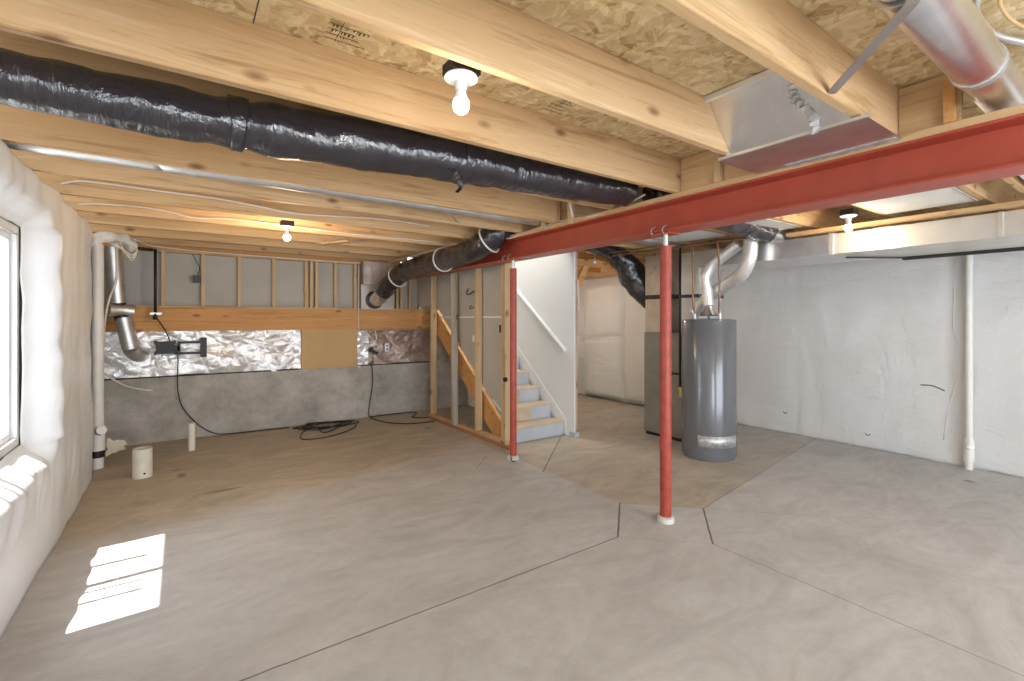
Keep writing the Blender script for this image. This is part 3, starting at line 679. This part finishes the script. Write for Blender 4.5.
obj('hose', T([(4.92, 3.33, 1.56), (4.93, 3.25, 1.66), (4.90, 3.08, 1.78), (4.84, 2.86, 1.88), (4.79, 2.68, 1.97), (4.765, 2.59, 2.10), (4.765, 2.57, 2.22), (4.765, 2.57, 2.33)], .068, seg=24, sub=9, rib=.0045), 'flex', t, smooth=True)

# ================================================================= lamps
def lamp(x, y, label, power, m_='bulb', col=(1,.78,.5), z=JB, on=True):
    t = thing('ceiling_lamp', label, 'lamp', (x, y, z), 'bare bulb ceiling lamps')
    obj('junction_box', B(x-.055, x+.055, y-.052, y+.045, z+.004, z+.05), 'black_metal', t, bevel=.003)
    bm = newbm(); lathe(bm, [(.001, z+.004), (.060, z+.003), (.062, z-.004), (.045, z-.014), (.024, z-.020), (.022, z-.045), (.001, z-.045)], (x, y, 0), 32); obj('lamp_holder', bm, 'porcelain', t, smooth='auto')
    zb = z-.03
    bm = newbm(); lathe(bm, [(.015, zb), (.017, zb-.02), (.024, zb-.040), (.027, zb-.050)], (x, y, 0), 24); bo = obj('bulb_neck', bm, 'porcelain', t, smooth=True)
    bm = newbm(); lathe(bm, [(.027, zb-.050), (.032, zb-.062), (.032, zb-.076), (.025, zb-.092), (.012, zb-.101), (.001, zb-.103)], (x, y, 0), 24); bo = obj('bulb', bm, m_, t, smooth=True)
    if on:
        l = light('bulb_light', 'POINT', (x, y, zb-.15), power, col, shadow_soft_size=.04)
    return t
lamp(.838, 1.530, 'bare frosted bulb in a round white porcelain holder near the camera', 5.5, 'bulb_soft', (1,.88,.70))
lamp(.80, 4.84, 'glowing bare bulb in a dark holder among the far left joists', 20, 'bulb', (1,.74,.44), 2.365)
lamp(4.60, 1.645, 'glowing bare bulb beyond the red beam at the right', 9, 'bulb', (1,.84,.60), 2.37)
# pull-chain lamp by the stairs
t = thing('ceiling_lamp', 'small white porcelain lamp holder with pull cord beyond the beam by the stairs', 'lamp', (4.45, 4.42, 2.38), 'bare bulb ceiling lamps')
bm = newbm(); lathe(bm, [(.001, 2.392), (.075, 2.39), (.07, 2.36), (.03, 2.35), (.001, 2.35)], (4.35, 4.42, 0), 24); obj('lamp_holder', bm, 'porcelain', t, smooth='auto')
obj('pull_cord', T([(4.37, 4.40, 2.35), (4.37, 4.40, 2.25)], .003, seg=6, sub=1), 'cable', t)
bm = newbm(); lathe(bm, [(.001, 2.215), (.02, 2.225), (.02, 2.24), (.001, 2.25)], (4.37, 4.40, 0), 12); obj('cord_knob', bm, 'porcelain', t, smooth=True)
light('backroom_fill', 'POINT', (4.62, 6.0, 2.15), 26, (1, .90, .76), shadow_soft_size=.06)  # added unseen lamp behind the stair wall, brightens the back room
t = thing('ceiling_lamp', 'unseen glowing bulb added behind the stair wall to brighten the back room', 'lamp', (4.62, 6.0, 2.38), 'bare bulb ceiling lamps')
bm = newbm(); lathe(bm, [(.001, 2.39), (.06, 2.389), (.045, 2.37), (.022, 2.36), (.001, 2.35)], (4.62, 6.0, 0), 24); obj('lamp_holder', bm, 'porcelain', t, smooth='auto')
bm = newbm(); lathe(bm, [(.015, 2.35), (.03, 2.30), (.03, 2.275), (.001, 2.25)], (4.62, 6.0, 0), 20); obj('bulb', bm, 'bulb', t, smooth=True)

# cables along the joists
for pts, lb in (([(-.70,4.53,2.45),(-.603,4.53,2.485),(-.44,4.53,2.491),(-.145,4.53,2.485),(.248,4.53,2.48),(.554,4.53,2.456),(.855,4.53,2.435),(1.582,4.53,2.478),(2.113,4.53,2.47)], 'white cable stapled wavily along a joist, nearer of the two'),
                ([(-.70,5.15,2.43),(-.563,5.15,2.451),(-.303,5.15,2.461),(-.094,5.15,2.445),(.089,5.15,2.415),(.362,5.15,2.439),(.879,5.15,2.431),(1.686,5.15,2.412),(2.6,5.15,2.425)], 'white cable stapled wavily along a joist, farther of the two')):
    bm = newbm(); tube(bm, pts, .008, seg=6); tag(obj('electric_cable', bm, 'cable', smooth=True), lb, 'cable', 'white cables stapled to the joists')
tag(obj('wood_scrap', (lambda bm: (bar(bm, (1.55, 5.45, 2.385), (1.30, 5.78, 2.372), .04, .03), bm)[1])(newbm()), 'wood_y'), 'short pine offcut nailed under the joists right of the far left bulb', 'lumber')

# stamped print on the subfloor (illegible factory marks)
random.seed(3)
for (x0, y0, n, lb) in ((.46, 1.80, 6, 'left of the near bulb'), (1.58, 1.84, 5, 'right of the near bulb')):
    bm = newbm()
    for r_ in range(n):
        x = x0+random.uniform(0, .04); hr = random.choice((.008, .012, .022)); xe = x0+random.uniform(.09, .16)
        box(bm, x0, xe, y0+r_*.035-.001, y0+r_*.035+.0015, OS-.0012, OS-.0005)
        while x < xe:
            w_ = random.uniform(.004, .014); h_ = hr*random.uniform(.6, 1.1)
            box(bm, x, x+w_*.5, y0+r_*.035, y0+r_*.035+h_, OS-.0012, OS-.0005); x += w_+(.003 if random.random() < .75 else .015)
    box(bm, x0+.045, x0+.047, y0, y0+(n-1)*.035, OS-.0012, OS-.0005)
    o = obj('ink_stamp', bm, 'ink'); tag(o, 'blurred black factory stamp on the strand board %s' % lb, 'stamp', 'stamps on the subfloor')

# ================================================================= far wall framing
t = thing('stud_frame', 'short pine stud frame on the far wall with grey sheathing behind', 'wall framing', (1.2, FAR, 1.35))
obj('sill_beam', B(-.82, 3.9, FAR-.03, FAR+.14, 1.35, 1.63), 'wood_orange', t, bevel=.003)
obj('sill_plate', B(-.82, 3.9, FAR-.03, FAR+.14, 1.632, 1.665), 'wood_x', t, bevel=.002)
obj('top_plate', B(-.82, 2.86, FAR+.0, FAR+.14, 2.325, 2.36), 'wood_x', t, bevel=.002)
obj('top_plate', B(-.82, 2.86, FAR+.03, FAR+.14, 2.362, OS), 'wood_orange', t, bevel=.002)
for x in (-.60, -.20, .21, .614, 1.027, 1.445, 1.515, 1.586, 1.852, 2.14, 2.80, 2.87, 3.02, 3.19):
    obj('stud', B(x-.019, x+.019, FAR+.01, FAR+.10, 1.665, 2.325), 'wood_z', t, bevel=.002)
obj('sheathing', B(-.82, 3.9, FAR+.10, FAR+.12, 1.60, 2.36), 'sheath', t)
obj('sheathing_panel', B(-.60, -.27, FAR+.085, FAR+.10, 1.665, 2.325), simple('grey_panel', (.42,.41,.40), .8, 0, 3, .04), t)
# silver foil blanket
def foilsheet(name, x0, x1, z0, z1, y, amp, m_, label, seed):
    bm = newbm(); nx = max(8, int((x1-x0)/.011)); nz = int((z1-z0)/.011)
    G = []
    for i in range(nx+1):
        col = []
        for j in range(nz+1):
            u, v = i/nx, j/nz; x = x0+(x1-x0)*u; z = z0+(z1-z0)*v
            z += (.03*noise.noise(Vector((x*3, seed, 0)))+.012*noise.noise(Vector((x*13, seed, 0))))*(1-v if v < .5 else 0)
            p = Vector((x*4.5+z*2, z*6-x, seed)); w_ = p+Vector((noise.noise(p*.9), noise.noise(p*.9+Vector((9,0,0))), 0))*.3; v1 = noise.voronoi(w_*.55)[0]; v2 = noise.voronoi(w_*1.5+Vector((5,5,5)))[0]; d = 1.1*(v1[1]-v1[0])+.45*(v2[1]-v2[0])+.6*noise.noise(p*.6)
            col.append(bm.verts.new((x, y-amp*d, z)))
        G.append(col)
    for i in range(nx):
        for j in range(nz): bm.faces.new([G[i][j], G[i+1][j], G[i+1][j+1], G[i][j+1]])
    o = obj(name, bm, m_); md = o.modifiers.new('t', 'SOLIDIFY'); md.thickness = .004; md.offset = -1
    return tag(o, label, 'insulation')
struct('wall_back', B(-.82, 4.0, FAR+.06, FAR+.14, .80, 1.35), 'wood_x')
foilsheet('foil_blanket', -.80, 1.37, .79, 1.35, FAR+.025, .045, 'foil', 'crumpled bright silver foil blanket above the concrete on the far wall', 1.3)
foilsheet('foil_blanket', 2.16, 2.33, .77, 1.33, FAR+.025, .045, 'foil', 'narrow crumpled silver foil strip beside the tan board', 5.3)
foilsheet('foil_blanket', 2.30, 3.95, .80, 1.32, FAR+.03, .04, 'foil_brown', 'crumpled brownish foil blanket at the right end of the far wall', 8.1)
tag(obj('wall_board', B(1.375, 2.16, FAR-.02, FAR+.02, .785, 1.35), 'board_tan', bevel=.003), 'flat tan board panel fixed to the far wall between foil blankets', 'board')
# foundation form seam lines
bm = newbm(); box(bm, .42, .4225, FAR-.002, FAR, 0, .79); box(bm, 2.43, 2.4325, FAR-.002, FAR, 0, .79); struct('trim_5', bm, 'riser')
struct('trim_6', B(-.82, 3.4, FAR-.008, FAR+.02, .785, .80), 'dark')
# outlet and black plug on brown foil
t = thing('wall_outlet', 'white electrical outlet on the brownish foil of the far wall', 'outlet', (2.60, 7.14, 1.06))
obj('cover_plate', B(2.565, 2.635, 7.125, 7.14, .995, 1.125), 'porcelain', t, bevel=.003)
bm = newbm()
for z in (1.03, 1.085): box(bm, 2.59, 2.61, 7.122, 7.125, z-.012, z+.012)
obj('socket', bm, 'dark', t)
t = thing('power_plug', 'black plug with cord below the foil strip on the far wall', 'plug', (2.36, 7.1, 1.0))
bm = newbm(); box(bm, 2.31, 2.37, 7.07, 7.13, 1.0, 1.07); bar(bm, (2.35, 7.10, 1.02), (2.44, 7.10, .97), .04, .04); obj('plug_body', bm, 'black_metal', t, bevel=.004)
obj('cord', T([(2.375, 7.11, .98), (2.37, 7.17-.02, .80), (2.385, 7.16, .55), (2.35, 7.16, .27), (2.31, 7.12, .06), (2.33, 6.95, .012), (2.42, 6.6, .01), (2.65, 6.35, .01), (2.95, 6.30, .01), (3.02, 6.30, .01)], .008, seg=6), 'cord', t, smooth=True)
bm = newbm(); tube(bm, [(2.24, 7.11, 1.33), (2.28, 7.10, 1.22), (2.26, 7.10, 1.1), (2.33, 7.1, 1.06)], .008, seg=6); tube(bm, [(2.40, 7.1, 1.34), (2.42, 7.09, 1.2), (2.38, 7.1, 1.12)], .006, seg=6); tag(obj('electric_cable', bm, 'cable', smooth=True), 'pale cables looping down the foil strip to the black plug', 'cable')
bm = newbm(); tube(bm, [(2.17, 7.14, 2.33), (2.165, 7.15, 1.9), (2.17, 7.15, 1.33)], .008, seg=6); tag(obj('electric_cable', bm, 'cable', smooth=True), 'pale cable running straight down left of the metal wall cap', 'cable')
# TV bracket
t = thing('tv_bracket', 'black articulated television bracket on the silver foil', 'bracket', (0, 7.1, 1.12))
yb = 7.085
bm = newbm()
prism(bm, [(-.27, yb, 1.06), (-.235, yb, 1.075), (-.10, yb, 1.075), (-.07, yb, 1.06), (-.065, yb, 1.09), (-.085, yb, 1.11), (-.085, yb, 1.16), (-.065, yb, 1.18), (-.07, yb, 1.215), (-.10, yb, 1.20), (-.235, yb, 1.20), (-.27, yb, 1.215), (-.275, yb, 1.18), (-.255, yb, 1.16), (-.255, yb, 1.11), (-.275, yb, 1.09)], (0, .015, 0))
obj('mount_plate', bm, 'black_metal', t, bevel=.002)
bm = newbm(); box(bm, -.20, -.14, yb-.012, yb, 1.08, 1.20); box(bm, -.125, -.115, yb-.008, yb, 1.08, 1.20); box(bm, -.23, -.22, yb-.008, yb, 1.08, 1.20); obj('tilt_block', bm, 'black_metal', t)
bm = newbm()
for z in (1.075, 1.185): bar(bm, (-.05, yb, z), (.18, yb+.02, z), .03, .024)
bar(bm, (-.085, yb, 1.13), (-.03, yb, 1.13), .03, .05); bar(bm, (-.04, yb, 1.06), (-.04, yb, 1.20), .03, .03, (0,1,0)); obj('arm', bm, 'black_metal', t, bevel=.002)
obj('wall_plate', B(.17, .235, yb, yb+.05, 1.03, 1.23), 'black_metal', t, bevel=.004)
t.scale = (1.05, 1, 1.22); t.location.z += .012
# gas pipe elbow left
t = thing('black_pipe', 'black iron pipe dropping down in front of the far wall studs', 'pipe', (-.27, 7.0, 1.5))
obj('pipe_run', T([(-.49, 7.02, 2.335), (-.40, 7.02, 2.325), (-.29, 7.02, 2.318)], .018, seg=10, sub=1), 'black_metal', t, smooth=True)
obj('drop', T([(-.27, 7.02, 2.33), (-.27, 7.02, 1.56)], .016, seg=10, sub=1), 'black_metal', t, smooth=True)
bm = newbm(); box(bm, -.32, -.21, 7.0, 7.14, 1.55, 1.575); obj('bracket', bm, 'steel_matte', t)
bm = newbm(); lathe(bm, [(.018, 1.49), (.024, 1.50), (.024, 1.56), (.016, 1.57)], (-.27, 7.02, 0), 12); obj('end_cap', bm, 'black_metal', t, smooth='auto')
# junction box on stud
t = thing('junction_box', 'small black electrical box on a stud of the far wall', 'electrical box', (.13, 7.2, 2.0))
obj('box_body', B(.10, .185, 7.15, 7.22, 1.96, 2.05), 'black_metal', t, bevel=.004)
obj('lead', T([(.15, 7.2, 2.05), (.17, 7.19, 2.15), (.13, 7.19, 2.25), (.10, 7.19, 2.32)], .005, seg=6), 'cord', t, smooth=True)

# cords on the floor by the far wall
t = thing('extension_cord', 'black cord dropping from the bracket to a tangled coil on the floor', 'cord', (1.5, 6.8, 0))
obj('cord', T([(-.25, 7.03, 1.50), (-.18, 7.12, 1.37), (-.13, 7.135, 1.23), (-.055, 7.135, 1.05), (-.055, 7.14, .80), (-.05, 7.12, .6), (.0, 7.12, .40), (.16, 7.12, .17), (.33, 7.13, .04), (.50, 7.13, .010), (.9, 7.10, .010), (1.2, 7.08, .010)], .007, seg=6), 'cord', t, smooth=True)
random.seed(11)
for k_ in range(3):
    pts = []; cx = 1.55+random.uniform(-.1,.2); 
    for i in range(15):
        a = i*.8+k_*2; pts.append((cx+(.34+random.uniform(-.16,.08))*math.cos(a), 6.93+(.20+random.uniform(-.08,.03))*math.sin(a)-.02*k_, .010+.010*(i%3)))
    obj('coil', T(pts, .0065, seg=5, sub=5), 'cord', t, smooth=True)
obj('loop', T([(1.80,7.05,.012),(2.0,6.95,.012),(1.98,6.65,.01),(1.75,6.38,.01),(1.45,6.22,.01),(1.22,6.28,.01),(1.25,6.55,.01),(1.38,6.85,.012)], .0065, seg=6), 'cord', t, smooth=True)
obj('loop', T([(1.9,6.95,.02),(1.75,6.7,.01),(1.55,6.5,.01),(1.5,6.62,.01),(1.6,6.9,.01)], .0065, seg=6), 'cord', t, smooth=True)
t = thing('extension_cord', 'black cord running along the far wall base under the stud wall', 'cord', (2.8, 7.1, 0))
obj('cord', T([(2.35,7.14,.01),(2.6,7.15,.01),(2.9,7.12,.012),(3.05,7.05,.012),(2.93,6.85,.01),(2.86,6.75,.01),(2.95,6.62,.01),(3.04,6.6,.01)], .008, seg=6), 'cord', t, smooth=True)

# ================================================================= corner pipes and vent at the left
t = thing('drain_pipe', 'tall white plastic drain pipe at the far end of the left wall', 'pipe', (-.70, 6.28, 0))
obj('pipe_run', T([(-.705, 6.28, .0), (-.705, 6.28, .12)], .05, seg=20, sub=1), 'pvc', t, smooth='auto')
obj('riser', T([(-.705, 6.28, .20), (-.705, 6.28, 2.25)], .05, seg=20, sub=1), 'pvc', t, smooth='auto')
bm = newbm(); lathe(bm, [(.060, .18), (.060, .42), (.052, .425)], (-.705, 6.28, 0), 20); tube(bm, [(-.705, 6.28, .36), (-.66, 6.16, .40)], .042, seg=16, sub=1); obj('cleanout_wye', bm, 'pvc', t, smooth='auto')
bm = newbm(); lathe(bm, [(.054, .11), (.056, .12), (.056, .19), (.054, .20)], (-.705, 6.28, 0), 20); obj('rubber_coupling', bm, 'black_metal', t, smooth='auto')
obj('wrap', T([(-.74, 6.3, 2.22), (-.70, 6.28, 2.31), (-.60, 6.3, 2.335), (-.50, 6.42, 2.33), (-.44, 6.5, 2.27)], .055, seg=16, sub=8, crum=.35, cs=14), 'insul', t, smooth=True)
bm = newbm()
for i in range(5):
    a = i*1.1; tube(bm, [(-.62+.03*i, 6.22, 2.27), (-.52+.03*math.cos(a), 6.25, 2.20+.02*i), (-.44, 6.3, 2.14+.03*math.sin(a)), (-.40, 6.35, 2.24), (-.50, 6.3, 2.30)], .006, seg=5)
tag(obj('electric_cable', bm, 'cable', smooth=True), 'tangle of thin pale cables wound around the wrapped pipe elbow', 'cable')
bm = newbm(); tube(bm, [(-.42, 6.3, 2.33), (-.25, 6.8, 2.335), (.3, 7.1, 2.345), (1.3, 7.15, 2.34), (2.2, 7.15, 2.34)], .008, seg=6); tag(obj('electric_cable', bm, 'cable', smooth=True), 'pale cable running along the top plate of the far wall', 'cable')
t = thing('vent_duct', 'round galvanised vent duct slanting down the corner into the foil', 'duct', (-.55, 6.85, 1.1))
obj('upper_pipe', T([(-.645, 6.82, 2.30), (-.60, 6.86, 1.68)], .078, seg=24, sub=1), 'steel_matte', t, smooth='auto')
obj('lower_pipe', T([(-.555, 6.88, 1.52), (-.49, 6.90, 1.16)], .078, seg=24, sub=1), 'steel_matte', t, smooth='auto')
bm = newbm(); tube(bm, [(-.68, 6.80, 1.60), (-.56, 6.86, 1.60), (-.46, 6.88, 1.585)], .07, seg=18, sub=4); obj('damper_body', bm, 'steel_matte', t, smooth='auto')
bm = newbm(); tube(bm, [(-.605, 6.86, 1.72), (-.585, 6.87, 1.60), (-.555, 6.88, 1.48)], .07, seg=18, sub=3); obj('elbow', bm, 'black_metal', t, smooth='auto')
bm = newbm(); tube(bm, [(-.505, 6.895, 1.25), (-.502, 6.896, 1.235)], .083, seg=24, sub=1); tube(bm, [(-.49, 6.90, 1.16), (-.44, 6.97, 1.09), (-.41, 7.08, 1.075)], .08, seg=24, sub=4); obj('end_elbow', bm, 'steel_matte', t, smooth='auto')
bm = newbm(); tube(bm, [(-.60, 6.75, 2.36), (-.60, 6.75, 1.95), (-.66, 6.7, 1.7), (-.70, 6.7, 1.4), (-.70, 6.75, 1.2)], .012, seg=6); tag(obj('electric_cable', bm, 'cable', smooth=True), 'pale cable hanging beside the galvanised vent duct', 'cable')
bm = newbm(); tube(bm, [(-.84, 6.5, 1.02), (-.72, 6.6, .95), (-.62, 6.8, .82), (-.52, 7.0, .72), (-.38, 7.1, .66), (-.30, 7.12, .64)], .011, seg=6); tag(obj('electric_cable', bm, 'cable', smooth=True), 'short white cable curling out over the concrete beside the drain pipe', 'cable')
bm = newbm()
random.seed(5)
G = [[bm.verts.new((-.655+.16*u/6+.03*noise.noise(Vector((u*.9,v*.8,2))), 6.42+.06*noise.noise(Vector((u,v,7)))+.015*v, .16+.16*(v/5-.5)*(1.1-u/8)+.03*noise.noise(Vector((u*1.3,v,11))))) for v in range(6)] for u in range(7)]
for u in range(6):
    for v in range(5): bm.faces.new([G[u][v], G[u+1][v], G[u+1][v+1], G[u][v+1]])
tag(obj('plastic_scrap', bm, 'pvc_dusty', smooth=True), 'crumpled clear plastic scrap sticking out beside the drain pipe foot', 'scrap')
# floor stubs
t = thing('pipe_stub', 'wide white plastic pipe stub rising from the floor, nearer of two', 'pipe', (-.317, 5.70, 0), 'pipe stubs in the floor')
bm = newbm(); x, y = -.317, 5.70
lathe(bm, [(.078, 0), (.078, .27), (.068, .27), (.068, .08), (.001, .08)], (x, y, 0), 28); obj('pipe_wall', bm, 'pvc_dusty', t, smooth='auto')
bm = newbm(); lathe(bm, [(.010, -.0785), (.001, -.080)], (x+.02, y, .045), 10, 'y'); obj('drill_hole', bm, 'dark', t)
o = obj('pipe_stub', T([(.081, 6.52, 0), (.081, 6.52, .31)], .037, seg=20, sub=1), 'pvc_dusty', smooth='auto'); tag(o, 'slender white plastic pipe stub rising from the floor near the far wall', 'pipe', 'pipe stubs in the floor')

# right wall vertical pipe
t = thing('drain_pipe', 'thin white plastic pipe running straight up the right wall', 'pipe', (6.44, 1.26, 0))
obj('riser', T([(6.435, 1.26, 0), (6.435, 1.26, 2.28)], .030, seg=18, sub=1), 'pvc', t, smooth='auto')
bm = newbm(); lathe(bm, [(.042, .08), (.042, .30), (.034, .31)], (6.435, 1.26, 0), 18); tube(bm, [(6.435, 1.26, .23), (6.385, 1.235, .235)], .030, seg=16, sub=1); obj('cleanout_tee', bm, 'pvc', t, smooth='auto')
obj('cleanout_plug', T([(6.385, 1.235, .235), (6.38, 1.232, .235)], .018, seg=14, sub=1), 'steel_matte', t, smooth='auto')

# ================================================================= stud wall beside the stairs
t = thing('stud_wall', 'open pine stud wall alongside the stairs, partly backed with drywall', 'wall framing', (3.1, 5.6, 0))
obj('treated_plate', B(3.045, 3.145, 4.45, 6.62, 0, .038), 'wood_treated', t, bevel=.002)
obj('bottom_plate', B(3.055, 3.145, 4.52, 6.62, .040, .078), 'wood_y', t, bevel=.002)
obj('top_plate', B(3.055, 3.145, 4.50, 6.62, 2.30, 2.34), 'wood_y', t, bevel=.002)
for y in (4.545, 4.59, 5.20, 5.85, 6.52): obj('stud', B(3.055, 3.145, y-.019, y+.019, .078, 2.30), 'wood_z', t, bevel=.002)
bm = newbm(); prism(bm, [(3.16, 4.56, .17), (3.16, 6.62, 1.76), (3.16, 6.62, 2.62), (3.16, 4.56, 2.62)], (.012, 0, 0)); prism(bm, [(3.16, 6.62, 1.70), (3.16, 7.19, 1.70), (3.16, 7.19, 2.62), (3.16, 6.62, 2.62)], (.012, 0, 0)); obj('drywall_backing', bm, 'drywall_back', t)
bm = newbm(); box(bm, 3.157, 3.16, 4.58, 6.45, 1.515, 1.535); bar(bm, (3.157, 4.56, .27), (3.157, 4.95, .50), .004, .02); obj('drywall_seam', bm, 'drywall_white', t)
bm = newbm(); lathe(bm, [(.001, 3.156), (.045, 3.157), (.045, 3.16)], (0, 5.42, 1.24), 16, 'x'); obj('patch', bm, 'drywall_white', t, smooth=False)
bm = newbm(); box(bm, 3.06, 3.10, 4.612, 4.66, 1.34, 1.43); obj('switch_box', bm, 'black_metal', t)
bm = newbm(); tube(bm, [(3.06, 5.24, 1.86), (3.05, 5.36, 1.82), (3.06, 5.44, 1.84), (3.10, 5.46, 1.90)], .008, seg=6); tube(bm, [(3.06, 5.24, 1.66), (3.05, 5.30, 1.63), (3.06, 5.36, 1.65), (3.06, 5.30, 1.67)], .007, seg=6); obj('loose_wire', bm, 'cord', t, smooth=True)
bm = newbm(); lathe(bm, [(.028, 0), (.028, .03), (.02, .035)], (3.04, 4.52, .80), 12, 'x'); obj('cable_clamp', bm, 'black_metal', t, smooth='auto')
bm = newbm(); bar(bm, (3.035, 5.70, .06), (3.04, 5.80, 2.12), .035, .065, (1,0,0)); tag(obj('leaning_plank', bm, 'wood_grey', bevel=.003), 'weathered grey plank leaning upright against the open stud wall', 'lumber')

# ================================================================= stairs
t = thing('staircase', 'enclosed wooden staircase with pale treads climbing away from the room', 'staircase', (3.65, 4.65, 0))
RI, RU, X0, X1 = .19, .245, 3.235, 4.05
for i in range(10):
    y = 4.66+i*RU; z = i*RI
    obj('riser', B(X0, X1, y, y+.02, z, z+RI-.03), 'riser', t)
    if 0 < i < 6: obj('worn_patch', B(X0+.02, X0+.48, y-.003, y, z, z+RI-.034), 'tread', t)
    obj('tread', B(X0, X1, y-.025, y+RU+.02, z+RI-.03, z+RI), 'tread', t, bevel=.006)
sl = RI/RU
bm = newbm(); ye = 6.62
prism(bm, [(3.18, 4.64, .0), (3.18, 4.92, .0), (3.18, ye, (ye-4.92)*sl), (3.18, ye, (ye-4.64)*sl+.12), (3.18, 4.64, .12)], (.038, 0, 0)); obj('stringer', bm, 'wood_orange', t)
bm = newbm(); prism(bm, [(4.052, 4.60, 0), (4.052, 4.60, .20), (4.052, 7.1, (7.1-4.60)*sl+.34), (4.052, 7.1, (7.1-4.60)*sl+.1)], (.014, 0, 0)); obj('skirt_board', bm, 'drywall_white', t, bevel=.003)
t = thing('handrail', 'white handrail board slanting up the stairwell wall', 'handrail', (4.04, 4.7, 1.1))
bm = newbm(); bar(bm, (4.045, 4.60, 1.08), (4.045, 6.9, 1.08+2.3*sl), .045, .045); obj('rail', bm, 'drywall_white', t, bevel=.01)
bm = newbm()
for y in (4.8, 5.6, 6.4): box(bm, 4.05, 4.072, y, y+.05, 1.06+(y-4.6)*sl, 1.12+(y-4.6)*sl)
obj('rail_bracket', bm, 'drywall_white', t)
# stairwell walls
struct('wall_stair', B(4.072, 4.087, 4.50, SY1, 0, 4.4), 'drywall_white')
bm = newbm(); box(bm, 3.172, 3.18, 4.62, 7.2, OS, 4.4); box(bm, 3.18, 4.08, 7.12, 7.14, 1.9, 4.4); box(bm, 3.18, 4.087, 4.62, 4.64, OS, 4.4); box(bm, 3.17, 4.09, 4.62, 7.15, 4.4, 4.42)
struct('wall_stairwell', bm, 'drywall_white')
t = thing('end_stud', 'reddish pine post capping the end of the white stair wall', 'lumber', (4.06, 4.47, 0))
obj('stud', B(4.085, 4.125, 4.46, 4.55, .09, 2.37), wood('pine_pink', 2, (.46,.30,.23), (.56,.40,.32), (.66,.52,.43)), t, bevel=.002)
obj('corner_bead', B(4.065, 4.086, 4.455, 4.50, .06, 2.37), 'drywall_white', t, bevel=.002)
obj('base_block', B(4.06, 4.14, 4.44, 4.55, 0, .06), 'riser', t, bevel=.004)
bm = newbm(); tube(bm, [(4.135, 4.47, 2.0), (4.15, 4.47, 1.72), (4.16, 4.47, 1.66), (4.145, 4.48, 1.60)], .014, seg=6); obj('cable_loop', bm, 'cable', t, smooth=True)
bm = newbm(); bar(bm, (4.16, 4.60, 1.78), (4.42, 4.60, 2.24), .09, .045, (0,1,0)); tag(obj('diagonal_brace', bm, 'wood_orange', bevel=.003), 'orange pine brace slanting from the stair wall post up to the joists', 'lumber')
bm = newbm(); box(bm, 4.13, 5.1, 4.56, 4.60, 2.20, 2.29); tag(obj('header_board', bm, 'wood_orange', bevel=.003), 'horizontal orange pine board at the top of the slanting brace', 'lumber')

# ---------------------------------------------------------------- marks on the right blanket
bm = newbm(); tube(bm, [(right_x(y, z)-.004, y, z) for y, z in ((1.654,.793),(1.555,.794),(1.459,.753))], .006, seg=6)
obj('tear', bm, 'dark', ro)
bm = newbm(); tube(bm, [(right_x(y, z)-.003, y, z) for y, z in ((1.382,2.084),(1.382,1.695),(1.39,1.438),(1.359,1.235),(1.336,1.165),(1.367,.877),(1.428,.561),(1.467,.243))], .006, seg=6, sub=4)
obj('seam_fold', bm, 'plastic_r', ro, smooth=True)
for y, z in ((3.045, .267), (2.138, .161)):
    bm = newbm(); tube(bm, [(right_x(y, z)-.004, y-.03, z+.01), (right_x(y, z)-.004, y, z-.01), (right_x(y, z)-.004, y+.02, z+.015)], .005, seg=5)
    obj('tear', bm, 'dark', ro)
